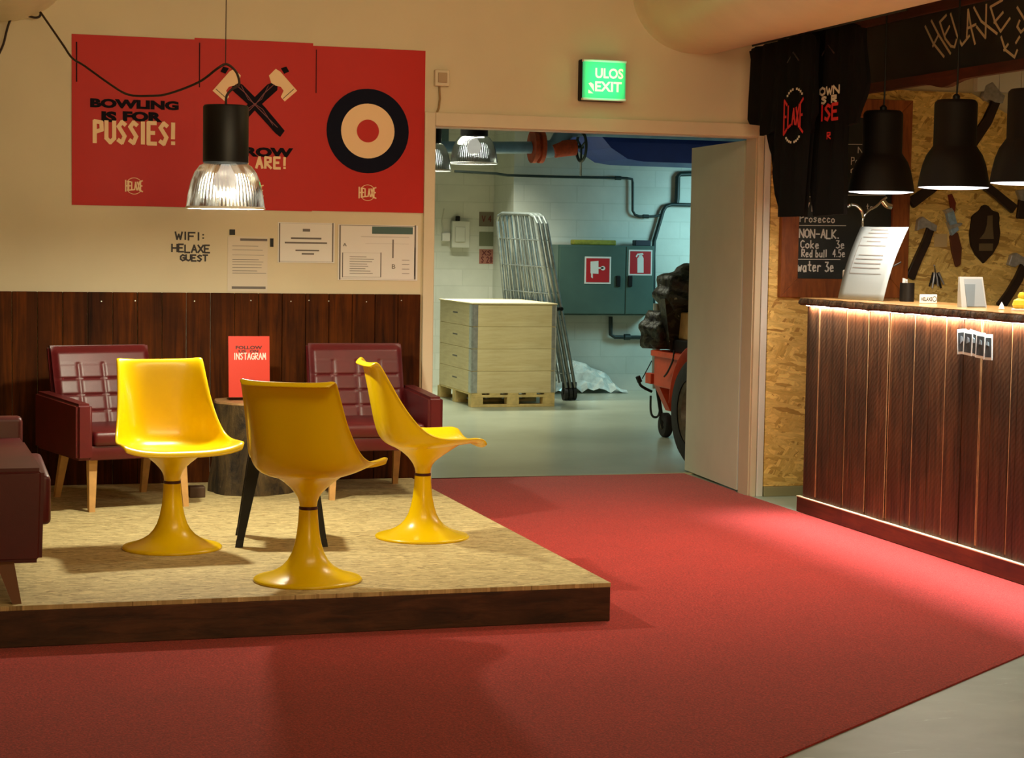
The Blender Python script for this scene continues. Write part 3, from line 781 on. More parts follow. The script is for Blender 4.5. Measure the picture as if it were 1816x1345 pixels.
lp = ribbed_lamp('ribbed pendant lamp with black housing hanging in front of the posters', LP, 1.0, 128, (1.0,0.94,0.70))
top = LP.z+0.455
b = MB(); cx_, cy_ = LP.x, LP.y
ring_pts = [(400,190),(402,170),(412,158),(424,150),(421,132),(412,120),(400,114)]
pts = [Vector((LP.x,LP.y,top-0.005))]+[at(x,y,'y',LP.y) for x,y in ring_pts[1:]]
far = []
for k,(x,y) in enumerate(((385,122),(352,146),(300,166),(268,170),(228,168),(196,150),(150,117),(128,103),(112,80),(90,48),(72,22))):
    far.append(at(x,y,'y', LP.y+(k/10.0)**1.0*1.62))
b.tube(spline(pts+far, 5), 0.0055, 8); cord = b.build('cord', m_cord, lp, world=True, smooth=True)
b = MB(); b.tube([at(400,116,'y',LP.y), Vector((LP.x+0.004,LP.y,3.39))], 0.0022, 6); b.build('hanging_wire', m_cord, lp, world=True)
b = MB(); b.tube(spline([at(x,y,'y',-0.06) for x,y in ((66,8),(69,16),(72,24),(69,30),(60,31),(44,26))], 5), 0.006, 8); b.build('hook', m_cord, lp, world=True, smooth=True)
b = MB(); b.tube(spline([at(x,y,'y',-0.05) for x,y in ((38,22),(26,25),(18,36),(12,54),(6,78),(-4,100),(-30,150))], 5), 0.006, 8)
tag(b.build('power_cable', m_cord, smooth=True), 'loose dark cable hanging at the left edge below the corner duct', 'cable')
ribbed_lamp('ribbed pendant lamp in the hallway showing fully below the door head', (1.335,4.0,2.068), 1.07, 3.5, (0.95,1.0,0.85))
ribbed_lamp('ribbed pendant lamp in the hallway half hidden by the left door jamb', (0.765,3.2,1.975), 1.0, 3, (0.95,1.0,0.85))
def black_lamp(label, loc):
    t = thing('bar_lamp', label, 'pendant lamp', loc, 0, 'black pendant lamps over the bar')
    b = MB(); b.lathe([(0.020,0.425),(0.090,0.425),(0.100,0.415),(0.103,0.405),(0.103,0.205),(0.113,0.190),(0.134,0.160),(0.151,0.115),(0.162,0.065),(0.170,0.020),(0.172,0.004),(0.168,0.004),(0.160,0.05),(0.148,0.11),(0.130,0.155),(0.10,0.185),(0.02,0.19)], n=64)
    b.build('shade', m_blackm, t, smooth=True)
    b = MB(); b.lathe([(0.166,0.012),(0.166,0.002),(0.12,-0.004),(0,-0.006)], n=48); b.build('diffuser', m_bulbw, t, smooth=True)
    zt = 3.395-loc[2]
    b = MB(); b.tube([(0,0,0.42),(0.004,0.0,0.5),(0.0,0.0,zt)], 0.005, 8); b.build('cord', m_black, t, smooth=True)
    b = MB(); b.lathe([(0.018,0.424),(0.018,0.445),(0.008,0.455)], n=16); b.build('strain_relief', m_black, t)
    light('bar_lamp_bulb', 'AREA', Vector(loc)+Vector((0,0,-0.012)), 12, (1.0,0.88,0.72), 0.28, 0.28)
black_lamp('black bar lamp hanging in front of the menu chalkboard', (2.12,-1.155,1.756))
black_lamp('black bar lamp hanging in front of the crossed axes', (2.12,-1.895,1.762))
black_lamp('black bar lamp at the right edge cut by the frame', (2.12,-2.555,1.766))

# ------------------------------------------------------------------ tulip chairs
def tulip_chair(label, loc, fwd):
    rz = math.atan2(fwd[1], fwd[0]) - PI/2
    t = thing('swivel_chair', label, 'chair', loc, rz, 'yellow moulded chairs on the platform')
    Cc = spline([(0,-0.286,0.764),(0,-0.277,0.774),(0,-0.262,0.774),(0,-0.246,0.705),(0,-0.226,0.600),(0,-0.203,0.492),(0,-0.174,0.432),(0,-0.118,0.405),(0,-0.03,0.403),(0,0.06,0.412),(0,0.135,0.422),(0,0.193,0.430),(0,0.220,0.424),(0,0.232,0.408)], 3)
    Ee = spline([(0,-0.270,0.766),(0,-0.260,0.778),(0,-0.240,0.782),(0,-0.196,0.708),(0,-0.146,0.620),(0,-0.092,0.543),(0,-0.043,0.493),(0,0.008,0.468),(0,0.060,0.461),(0,0.110,0.461),(0,0.150,0.462),(0,0.186,0.463),(0,0.214,0.454),(0,0.228,0.434)], 3)
    Wl = [0.166,0.172,0.175,0.181,0.190,0.204,0.218,0.230,0.239,0.244,0.246,0.245,0.242,0.238]
    Ww = spline([(w,0,0) for w in Wl], 3)
    rows = []; N = 28
    for i in range(len(Cc)):
        row = []
        for j in range(N+1):
            u = -1+2*j/N; a = abs(u)
            k = a**3.0
            p = Cc[i]*(1-k) + Ee[i]*k
            row.append(Vector((Ww[i].x*math.copysign(1-(1-a)**1.12, u), p.y, p.z)))
        # narrow outward flange along the rim
        t_ = min(1.0, i/5.0)*min(1.0, (len(Cc)-1-i)/5.0)
        l = row[0]+Vector((-0.012*t_-0.001, 0.003*t_, -0.003*t_)); r = row[-1]+Vector((0.012*t_+0.001, 0.003*t_, -0.003*t_))
        rows.append([l]+row+[r])
    b = MB(); b.sheet(rows); o = b.build('seat_shell', m_yellow, t, smooth=True, angle=80); solid(o, 0.008, 0); sub(o, 1)
    b = MB(); b.lathe([(0.033,0.286),(0.0355,0.305),(0.042,0.323),(0.054,0.340),(0.074,0.357),(0.100,0.373),(0.128,0.390),(0.150,0.4025)], n=48, cap=False)
    # the flare follows the underside of the shell
    def under(x, y):
        best = min(range(6, len(Cc)), key=lambda q: abs(Cc[q].y-y))
        k = min(1.0, abs(x)/Ww[best].x)**3.0
        return Cc[best].z*(1-k) + Ee[best].z*k
    for v in b.bm.verts:
        h = max(0.0, min(1.0, (v.co.z-0.335)/(0.4025-0.335)))
        v.co.y = v.co.y*(1+0.12*h) + 0.022*h
        v.co.z += (under(v.co.x, v.co.y)-0.001-v.co.z)*h**2.2
    b.build('upper_stem', m_yellow, t, smooth=True, angle=80)
    b = MB(); b.lathe([(0.034,0.274),(0.036,0.276),(0.036,0.285),(0.033,0.287)], n=32); b.build('ring', m_ring, t, smooth=True)
    b = MB(); b.lathe([(0.207,0.0),(0.209,0.006),(0.203,0.012),(0.180,0.018),(0.150,0.027),(0.122,0.040),(0.098,0.056),(0.078,0.078),(0.063,0.105),(0.052,0.140),(0.044,0.180),(0.039,0.225),(0.0360,0.275)], n=64); b.build('pedestal', m_yellow, t, smooth=True, angle=80)
    return t
tulip_chair('yellow tulip chair facing the camera, left of the three', (-1.665,-2.14,DZ), (0.114,-0.993))
tulip_chair('yellow tulip chair seen from behind, nearest the platform edge', (-1.245,-2.995,DZ), (0.494,0.870))
tulip_chair('yellow tulip chair seen side-on beside the doorway', (-0.560,-2.06,DZ), (1.0,-0.03))

# ------------------------------------------------------------------ armchairs
def armchair(label, loc, rz, legmat=m_pale):
    "front faces -y in its own frame; origin on the floor between the legs"
    t = thing('armchair', label, 'armchair', loc, rz, 'red leatherette armchairs')
    # quilted back: grid of padded squares, leaning back
    def backpt(u, v, off):   # u -1..1, v 0..1
        w = 0.252
        return Vector((u*w, 0.185+0.145*v - off, 0.36+0.395*v))
    b = MB(); nu, nv = 64, 60; rows = []
    for i in range(nv+1):
        row = []
        for j in range(nu+1):
            u = -1+2*j/nu; v = i/nv
            pu = min(1, abs(math.sin((u+1)/2*4*PI))*3.2); pv = min(1, abs(math.sin(v/0.80*4*PI))*3.2)
            pad = (0.72+0.28*pu*pv) if v < 0.80 else 1.0
            edge = min(1, (1-abs(u))*9)*min(1, (1-v)*12+0.0)
            row.append(backpt(u, v, 0.012+0.024*pad*max(0.1,edge)))
        rows.append(row)
    b.sheet(rows); b.build('back_cushion', m_leather, t, smooth=True, angle=70)
    b = MB(); bw = 0.260
    c = [(-bw,0.19,0.30),(bw,0.19,0.30),(bw,0.235,0.30),(-bw,0.235,0.30),(-bw,0.325,0.757),(bw,0.325,0.757),(bw,0.368,0.757),(-bw,0.368,0.757)]
    b.quadbox(c); bmesh.ops.bevel(b.bm, geom=list(b.bm.edges), offset=0.012, segments=2, affect='EDGES'); b.build('back_frame', m_leather, t, smooth=True)
    b = MB(); b.box((-0.238,-0.325,0.315), (0.238,0.21,0.385), 0.022, 3); b.build('seat_cushion', m_leather, t, smooth=True)
    b = MB(); b.box((-0.255,-0.310,0.248), (0.255,0.24,0.318), 0.010); b.build('seat_frame', m_leather, t, smooth=True)
    for s in (-1, 1):
        b = MB(); x0, x1 = s*0.246, s*0.324
        fx0, fx1 = x0, x1; gx0, gx1 = s*0.252, s*0.336
        lo = [(fx0,-0.335,0.252),(fx1,-0.335,0.252),(gx1,0.30,0.252),(gx0,0.30,0.252),(fx0,-0.335,0.520),(fx1,-0.335,0.520),(gx1,0.30,0.535),(gx0,0.30,0.535)]
        b.quadbox(lo); bmesh.ops.bevel(b.bm, geom=list(b.bm.edges), offset=0.014, segments=3, affect='EDGES'); b.build('arm', m_leather, t, smooth=True)
    for sx in (-1, 1):
        b = MB(); b.taper((sx*0.235,-0.275,0), (sx*0.222,-0.245,0.255), 0.014, 0.021); b.build('leg', legmat, t)
        b = MB(); b.taper((sx*0.225,0.30,0), (sx*0.212,0.20,0.255), 0.014, 0.021); b.build('leg', legmat, t)
    return t
armchair('red quilted armchair against the wainscot behind the left yellow chair', (-1.757,-0.70,DZ), R(14))
armchair('red quilted armchair against the wainscot beside the door frame', (-0.485,-0.545,DZ), R(0))
# seat at the left edge
t = thing('sofa', 'dark red leatherette sofa end cut by the left edge of the picture', 'sofa', (-2.75,-2.75,DZ), 0)
b = MB()
xr = -2.235
co = [(-3.35,-3.20,0.295),(xr-0.01,-3.20,0.290),(xr-0.045,-2.20,0.300),(-3.35,-2.20,0.300),(-3.35,-3.20,0.632),(xr,-3.20,0.632),(xr-0.035,-2.20,0.640),(-3.35,-2.20,0.640)]
b.quadbox(co); bmesh.ops.bevel(b.bm, geom=list(b.bm.edges), offset=0.018, segments=3, affect='EDGES'); b.build('body', m_leather, t, world=True, smooth=True)
MB().box((-3.35,-2.20,0.30), (-2.275,-2.10,0.722), 0.02, 3).build('arm', m_leather, t, world=True, smooth=True)
MB().box((-3.0,-3.02,0.40), (-2.205,-2.28,0.585), 0.02, 3).build('seat_cushion', m_leather, t, world=True, smooth=True)
for p0_, p1_ in (((-2.335,-3.235,DZ),(-2.375,-3.15,0.30)),((-2.335,-2.20,DZ),(-2.385,-2.30,0.30)),((-3.3,-3.235,DZ),(-3.25,-3.15,0.30)),((-3.3,-2.20,DZ),(-3.25,-2.30,0.30))):
    b = MB(); b.taper(p0_, p1_, 0.016, 0.032, 0.016, 0.03); b.build('leg', plain('brown_sofa_leg', lin(120,74,36), 0.5) if 'brown_sofa_leg' not in bpy.data.materials else bpy.data.materials['brown_sofa_leg'], t, world=True)

# black metal stool behind the middle chair
sx, sy = -1.185, -2.035
t = thing('metal_stool', 'low black metal stool half hidden behind the middle yellow chair', 'stool', (sx,sy,DZ), R(-8.5))
b = MB(); b.box((-0.125,-0.125,0.425), (0.125,0.125,0.445), 0.012, 3); b.build('seat', m_black, t, smooth=True)
b = MB(); b.box((-0.118,-0.118,0.375), (0.118,0.118,0.426), 0.006); b.build('apron', m_black, t)
for ax_ in (-1,1):
    for ay_ in (-1,1):
        b = MB(); b.taper((ax_*0.180,ay_*0.165,0.0), (ax_*0.108,ay_*0.108,0.40), 0.014, 0.030); lg = b.build('leg', m_black, t)
        b = MB(); b.taper((ax_*0.180,ay_*0.165,0.0), (ax_*0.1755,ay_*0.161,0.03), 0.016, 0.016); b.build('foot', m_rubber, lg)

# log side table with acrylic card
lx, ly = -1.055, -0.40
t = thing('log_table', 'sawn tree-stump side table between the red armchairs', 'side table', (lx,ly,DZ))
prof = [(0.226,0.0),(0.224,0.05),(0.210,0.15),(0.204,0.28),(0.204,0.40),(0.206,0.46)]
b = MB(); b.lathe(prof, n=40, cap=True)
for v in b.bm.verts:
    a = math.atan2(v.co.y, v.co.x); k = 1+0.035*math.sin(3*a+1)+0.03*math.sin(7*a+v.co.z*6)+0.015*math.sin(13*a); v.co.x *= k; v.co.y *= k
b.build('bark', m_bark, t, smooth=True, angle=60)
b = MB(); b.lathe([(0.203,0.459),(0.206,0.462),(0.203,0.472),(0.15,0.475),(0,0.476)], n=40)
for v in b.bm.verts:
    a = math.atan2(v.co.y, v.co.x); k = 1+0.035*math.sin(3*a+1)+0.03*math.sin(7*a+2.8)+0.015*math.sin(13*a); v.co.x *= k; v.co.y *= k
b.build('cut_top', m_endgrain, t, smooth=True)
cz = DZ+0.478
a = at(404,597,'y',-0.42); c = at(480,690,'y',-0.42)
t = thing('table_card', 'red card in a clear stand on the log table', 'sign', (-1.085,-0.42,cz))
x0_, x1_, z1_ = a.x+0.006, c.x-0.004, a.z
tilt = 0.09
def card_fr(off): return ((0,-0.42-0.002-off,cz), (1,0,0), (0,tilt,1), (0,-1,0))
def cyz(z): return (z-cz)
b = MB(); b.prism([(x0_,0.012),(x1_,0.012),(x1_,z1_-cz),(x0_,z1_-cz)], 0.001, card_fr(0.0)); b.build('card', plain('card_red', lin(214,52,36), 0.45), t, world=True)
b = MB(); b.prism([(x0_-0.004,0.0),(x1_+0.004,0.0),(x1_+0.004,z1_-cz+0.003),(x0_-0.004,z1_-cz+0.003)], 0.003, card_fr(-0.0045)); b.box((x0_-0.004,-0.46,cz), (x1_+0.004,-0.36,cz+0.003)); b.build('acrylic_stand', m_acryl, t, world=True)
def cbox(l, tp, r, bt):
    p = at(l,tp,'y',-0.42); q = at(r,bt,'y',-0.42); return (p.x, q.z-cz, q.x, p.z-cz)
for w, bx, st in (('FOLLOW',(419,614,466,620),0),('US',(424,621,437,626),0),('ON',(444,621,459,626),0),('INSTAGRAM',(416,627,472,638),1)):
    b = MB()
    if st: strokes(b, w, card_fr(0.0012), cbox(*bx), 0.0045, depth=0.0006, gap=0.3); b.build('lettering', m_paper, t, world=True)
    else: type_text(b, w, card_fr(0.0012), cbox(*bx), 0.035); b.build('lettering', plain('maroon_print', lin(70,12,10), 0.5) if 'maroon_print' not in bpy.data.materials else bpy.data.materials['maroon_print'], t, world=True)
# small dark block on the deck
p = at(349,882,'z',DZ)
tag(MB().box((p.x-0.04,p.y-0.03,DZ), (p.x+0.04,p.y+0.05,DZ+0.055), 0.005).build('wooden_block', plain('dark_block_wood', lin(76,52,34), 0.6)), 'small dark wooden block on the deck beside the log table', 'block')

# ------------------------------------------------------------------ bar
BX = 1.945
t = thing('bar_counter', 'bar counter clad in dark stained rough-sawn boards', 'bar counter', (2.15,-2.6,0))
b = MB(); y = -0.700; ws = [0.155,0.155,0.155,0.095,0.155,0.062,0.155,0.155,0.093,0.155]
i = 0
while y > -5.0:
    w = ws[i % len(ws)]; dx = random.uniform(0,0.010)
    b.box((BX-dx, y-w+0.004, 0.094), (BX+0.03, y, 1.152), 0.0015, 1)
    b.box((BX-dx-0.0006, y-0.007 if i%2 else y-w+0.004, 0.11), (BX-dx+0.004, (y-0.007 if i%2 else y-w+0.004)+0.0045, 1.145), mi=1) if i % 3 != 2 else None
    y -= w; i += 1
b.build('front_boards', [m_barwood, m_baredge], t, world=True)
MB().box((BX+0.03,-5.0,0.0), (2.40,-0.700,1.153)).build('carcass', m_framed, t, world=True)
MB().box((1.926,-5.0,0.006), (BX,-0.648,0.092), 0.003).build('plinth', m_plinth, t, world=True)
MB().box((1.924,-5.0,0.088), (BX+0.002,-0.647,0.0945), 0.002).build('plinth_cap', plain('worn_lit_cap', lin(236,208,168), 0.5), t, world=True)  # pale colour holds both the worn lip and the LED highlight on it
# live-edge worktop
t = thing('worktop', 'live-edge wooden bar top with bark along its front', 'worktop', (2.15,-2.6,1.152))
YS = [-0.668-i*0.03 for i in range(146)]
fx = [1.896+0.010*math.sin(i*0.9)+0.006*math.sin(i*2.3+1)+random.uniform(-0.004,0.004) for i in range(146)]
b = MB(); rows = []
for y, x in zip(YS, fx): rows.append([Vector((2.42,y,1.154)), Vector((x+0.02,y,1.154)), Vector((x+0.006,y,1.189)), Vector((2.42,y,1.189))])
b.sheet(rows, close=True)
for r in (rows[0], rows[-1]): b.bm.faces.new([b.bm.verts.new(p) for p in r])
b.build('slab', m_slab, t, world=True)
b = MB(); rows = []
for i, (y, x) in enumerate(zip(YS, fx)):
    j = random.uniform(-0.003,0.003)
    rows.append([Vector((x+0.022,y,1.1545)), Vector((x+0.010,y,1.150+j)), Vector((x-0.004+j,y,1.160+j)), Vector((x-0.001+j,y,1.172+j)), Vector((x+0.004,y,1.184+j*0.5)), Vector((x+0.012,y,1.1885)), Vector((x+0.022,y,1.170))])
b.sheet(rows, close=True)
for r in (rows[0], rows[-1]): b.bm.faces.new([b.bm.verts.new(p) for p in r])
b.build('bark_edge', m_barkd, t, world=True, smooth=True, angle=50)
# led strip
t = thing('led_strip', 'glowing strip light under the front of the bar top', 'strip light', (1.93,-2.8,1.146))
MB().box((1.922,-4.95,1.149), (1.934,-0.70,1.1535), 0.001).build('channel', m_galv, t, world=True)
MB().box((1.923,-4.95,1.1455), (1.933,-0.71,1.149)).build('emitter', m_led, t, world=True)
light('led_strip_light', 'AREA', (1.927,-2.83,1.1445), 40, (0.66,0.95,1.0), 0.010, 4.2, rot=(0,R(10),0), spread=R(46))
light('led_strip_light', 'AREA', (1.926,-2.83,1.1445), 42, (1.0,0.90,0.76), 0.010, 4.2, rot=(0,R(-36),0), spread=R(130))

# five cards on the bar front
m_cardpic = plain('dark_photo_print', (0.05,0.055,0.06,1), 0.5, var=0.6, vs=30)
cards = [(1706,606,5),(1717,608,-3),(1727,609,-7),(1739,613,-2),(1752,616,2)]
whe = ['at the left end of the fan','second in the fan','in the middle of the fan','fourth in the fan','at the right end of the fan']
for i, (px, py, tl) in enumerate(cards):
    p = at(px, py, 'x', BX-0.014-0.002*(i%2))
    t = thing('photo_card', 'black and white card on the bar front, '+whe[i], 'card', p, 0, 'cards fanned on the bar front')
    a_ = R(tl); ux, uz = Vector((0,-math.cos(a_),math.sin(a_))), Vector((0,math.sin(a_),math.cos(a_)))
    fr = (p, ux, uz, (-1,0,0)); w, h = 0.040, 0.058
    b = MB(); b.prism([(-w,-h),(w,-h),(w,h),(-w,h)], 0.0014, fr); b.build('card', m_paper, t, world=True)
    b = MB(); b.prism([(-w+0.009,-h+0.012),(w-0.009,-h+0.012),(w-0.009,h-0.016),(-w+0.009,h-0.016)], 0.0022, fr); b.build('picture', m_cardpic, t, world=True)
    b = MB(); b.prism([(-0.012,0.005*(i-2)),(0.014,0.004),(0.010,0.022),(-0.006,0.026)], 0.003, fr); b.build('figure_print', m_grey, t, world=True)

# things on the bar
CT = 1.1895
p = at(1560,530,'z',CT)
# menu sheets leaning on a lectern
b0 = at(1487,527,'x',2.02); 
def mpt(px, py, x): return at(px, py, 'x', x)
t = thing('menu_stand', 'white printed sheets leaning on a stand on the bar top', 'menu', (2.1,-0.92,CT))
A0 = bar_pt(1486,2.03)+Vector((0,0,0.002)); A1 = bar_pt(1566,2.10)+Vector((0,0,0.002))
hgt = 0.36
q0 = at(1527,402,'y',A0.y+0.10); q1 = at(1612,403,'y',A1.y+0.16)
nrm = ((A1-A0).cross(q0-A0)).normalized()
if nrm.y > 0: nrm = -nrm
def sheetp(u, v):
    p = (A0*(1-u)+A1*u)*(1-v) + (q0*(1-u)+q1*u)*v
    return p + nrm*(0.016*math.sin(v*PI) - 0.004*math.sin(u*PI)) 
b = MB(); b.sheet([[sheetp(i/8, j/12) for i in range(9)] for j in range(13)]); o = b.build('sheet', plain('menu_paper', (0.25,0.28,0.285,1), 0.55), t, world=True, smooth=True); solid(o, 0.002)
b = MB()
def mline(u0, u1, v, h=0.006):
    for k in range(5):
        ua, ub = u0+(u1-u0)*k/5, u0+(u1-u0)*(k+1)/5
        f = [b.bm.verts.new(sheetp(u, w)+nrm*0.003) for u, w in ((ua,v),(ub,v),(ub,v+h),(ua,v+h))]; b.bm.faces.new(f)
for u0, u1, v in ((0.25,0.6,0.95),(0.22,0.65,0.90),(0.15,0.66,0.84),(0.26,0.55,0.78),(0.14,0.70,0.72),(0.20,0.72,0.585),(0.17,0.74,0.53),(0.16,0.73,0.47),(0.16,0.74,0.41)): mline(u0, u1, v, 0.012)
for u0, u1, v in ((0.12,0.80,0.335),): mline(u0, u1, v, 0.008)
for k in range(10):
    f = [b.bm.verts.new(sheetp(u, w)+nrm*0.003) for u, w in ((0.12,0.335+0.05*k),(0.132,0.335+0.05*k),(0.132,0.385+0.05*k),(0.12,0.385+0.05*k))]; b.bm.faces.new(f)
b.build('print', m_ink, t, world=True)
b = MB(); c_ = (A0+A1)/2; m_ = sheetp(0.62,0.48)
b.tube([m_-nrm*0.01, Vector((m_.x+0.04,m_.y+0.10,CT+0.003))], 0.005, 8); b.tube([sheetp(0.3,0.48)-nrm*0.01, Vector((m_.x-0.04,m_.y+0.10,CT+0.003))], 0.005, 8)
b.tube([sheetp(0.99,0.45)-nrm*0.006, sheetp(0.99,0.45)+Vector((0.05,0,0.02))], 0.004, 8); b.build('stand_leg', m_black, t, world=True)
# gooseneck lamp
cy0 = A0.y+0.24
t = thing('gooseneck_lamp', 'small chrome gooseneck tap standing behind the menu sheets', 'tap', at(1530,527,'y',cy0))
gp = lambda x, y: at(x, y, 'y', cy0)
base = bar_pt(1532,2.245); cy0 = base.y
t.location = base
b = MB(); b.lathe([(0.03,0),(0.03,0.01),(0.012,0.02),(0.010,0.03)], n=24); b.build('foot', m_chrome, t, smooth=True)
b = MB(); b.tube(spline([base+Vector((0,0,0.02)), gp(1530,460), gp(1530,400), gp(1531,386), gp(1540,374), gp(1554,366), gp(1564,356), gp(1572,350)], 6), 0.0065, 10); b.build('neck', m_chrome, t, world=True, smooth=True)
b = MB(); b.tube(spline([gp(1564,354), gp(1572,364), gp(1582,367)], 5), [0.004]+[0.016]*9+[0.006], 12); b.build('head', m_chrome, t, world=True, smooth=True)
b = MB(); b.tube(spline([gp(1531,388), gp(1528,374), gp(1519,365), gp(1510,363)], 6), 0.008, 10); b.tube(spline([gp(1508,364),gp(1500,367),gp(1493,364)],4), 0.009, 10); b.build('side_arm', m_chrome, t, world=True, smooth=True)
# cup with pens
p = bar_pt(1608,2.24)
t = thing('pen_cup', 'black cup with a white tissue beside the menu sheets', 'cup', p)
b = MB(); b.lathe([(0.036,0),(0.038,0.002),(0.038,0.098),(0.035,0.098),(0.034,0.01),(0,0.01)], n=32); b.build('cup', m_black, t, smooth=True)
b = MB(); b.tube([(-0.02,0,0.02),(-0.016,0.004,0.12),(-0.004,0.0,0.108)], [0.012,0.009,0.004], 8); b.tube([(0.008,0.01,0.02),(0.0,0.01,0.115)], [0.01,0.006], 8); b.build('tissue', m_paper, t)
# blue can behind
p = at(1495,527,'x',2.28); 
t = thing('bottle', 'bottle with white cap and blue label behind the menu sheets', 'bottle', bar_pt(1501,2.145)+Vector((0,0.0,0)))
b = MB(); b.lathe([(0.028,0),(0.030,0.004),(0.030,0.075),(0.022,0.090),(0.022,0.10)], n=24); b.build('body', m_blue, t, smooth=True)
b = MB(); b.lathe([(0.024,0.10),(0.024,0.15),(0.02,0.155),(0,0.155)], n=24); b.build('cap', m_paper, t, smooth=True)
# keyring with tag
p = at(1660,532,'z',CT)
t = thing('name_tag', 'white name tag standing on the bar top near the knife', 'tag', bar_pt(1646,2.2))
q = bar_pt(1646,2.2)
b = MB(); b.box((q.x-0.050,q.y-0.003,CT), (q.x+0.050,q.y+0.003,CT+0.046), 0.0028, 1); b.build('plate', m_paper, t, world=True)
b = MB(); type_text(b, 'HELAXE', yframe((0,q.y-0.0031,0)), (q.x-0.042,CT+0.012,q.x+0.020,CT+0.032), 0.02); b.build('lettering', m_black, t, world=True)
b = MB(); b.lathe([(0.010,0),(0.013,0),(0.013,0.001),(0.010,0.001)], (q.x+0.034,q.y-0.0035,CT+0.023), 20, axis='y', cap=False); b.build('ring_mark', m_black, t, world=True)
# keys on the wall
p = at(1662,490,'y',-0.02)
t = thing('key_bunch', 'bunch of metal keys hanging on the strand-board above the name tag', 'keys', (p.x,-0.02,p.z-0.06))
b = MB(); b.tube([at(1657,471,'y',-0.018), at(1657,471,'y',-0.05)], 0.005, 8); b.tube([at(1657,472,'y',-0.04), at(1659,486,'y',-0.035)], 0.006, 8); b.build('hook', m_chrome, t, world=True)
for k in range(6):
    a0 = at(1656+k*1.6,484,'y',-0.028-0.004*k); a1 = at(1648+k*5.2,508+4*math.sin(k*2.1),'y',-0.028-0.004*k)
    b = MB(); b.tube([a0, a0*0.6+a1*0.4, a1], [0.010,0.007,0.005], 6); b.build('key', m_steel if k%2 else m_blackm, t, world=True)
# pale card holder
p = bar_pt(1722,2.15)
t = thing('card_holder', 'pale grey card holder standing on the bar top', 'card holder', p)
b = MB(); b.quadbox([Vector(v)+p for v in ((-0.068,-0.03,0),(0.068,-0.03,0),(0.068,0.012,0),(-0.068,0.012,0),(-0.056,0.02,0.145),(0.070,0.02,0.145),(0.070,0.032,0.145),(-0.056,0.032,0.145))]); b.build('holder', plain('holder_white', (0.40,0.42,0.42,1), 0.5), t, world=True)
b = MB(); b.quadbox([Vector(v)+p for v in ((-0.040,-0.033,0.004),(0.060,-0.033,0.004),(0.060,-0.029,0.004),(-0.040,-0.029,0.004),(-0.034,0.016,0.135),(0.062,0.016,0.135),(0.062,0.021,0.135),(-0.034,0.021,0.135))]); b.build('front_card', m_grey, t, world=True)
b = MB(); b.quadbox([Vector(v)+p for v in ((-0.040,-0.0345,0.004),(-0.002,-0.0345,0.004),(-0.002,-0.033,0.004),(-0.040,-0.033,0.004),(-0.035,0.005,0.11),(0.022,0.005,0.11),(0.022,0.0075,0.11),(-0.035,0.0075,0.11))]); b.build('dark_print', plain('slate_print', (0.15,0.19,0.22,1), 0.4), t, world=True)  # darker slate area on the left of the card
# little yellow duck
p = bar_pt(1809,2.12)
t = thing('toy_figure', 'small yellow toy on the bar top at the right edge', 'toy', p)
b = MB(); b.lathe([(0,0.0),(0.028,0.004),(0.036,0.02),(0.030,0.040),(0.012,0.05),(0,0.052)], (0,0,0.008), n=24); b.build('body', m_yel2, t, smooth=True)
b = MB(); b.lathe([(0,0),(0.016,0.006),(0.018,0.018),(0.010,0.032),(0,0.035)], (0.006,0,0.052), n=20); b.build('head', m_yel2, t, smooth=True)
b = MB(); b.lathe([(0.040,0),(0.040,0.008),(0.03,0.012)], n=24); b.build('foot', m_paper, t, smooth=True)
p = bar_pt(1776,2.12)
b = MB(); b.lathe([(0,0.0),(0.014,0.003),(0.010,0.018),(0.002,0.034),(0,0.036)], p, n=12); tag(b.build('shell', m_paper, smooth=True), 'tiny white peaked knick-knack on the bar top beside the yellow toy', 'ornament')

# ------------------------------------------------------------------ menu chalkboard
t = thing('menu_board', 'framed menu chalkboard on the strand-board wall behind the shirts', 'chalkboard', (2.48,-0.02,1.17))
X0, X1, Z0, Z1 = 2.068, 2.893, 1.172, 2.338
MB().box((X0+0.06,-0.034,Z0+0.06), (X1-0.06,-0.018,Z1-0.06)).build('slate', m_chalk_b, t, world=True)
fw = 0.110
for poly in ([(X0,Z0),(X1,Z0),(X1-fw,Z0+fw),(X0+fw,Z0+fw)], [(X0,Z0),(X0+fw,Z0+fw),(X0+fw,Z1-fw),(X0,Z1)], [(X1,Z0),(X1,Z1),(X1-fw,Z1-fw),(X1-fw,Z0+fw)], [(X0,Z1),(X0+fw,Z1-fw),(X1-fw,Z1-fw),(X1,Z1)]):
    b = MB(); b.prism(poly, 0.040, ((0,-0.018,0),(1,0,0),(0,0,1),(0,-1,0))); bmesh.ops.bevel(b.bm, geom=list(b.bm.edges), offset=0.003, segments=1, affect='EDGES'); b.build('frame_rail', m_framew, t, world=True)
fm = yframe((0,-0.0338,0))
def mb_(l, tp, r, bt):
    p = at(l,tp,'y',-0.034); q = at(r,bt,'y',-0.034); return (p.x,q.z,q.x,p.z)
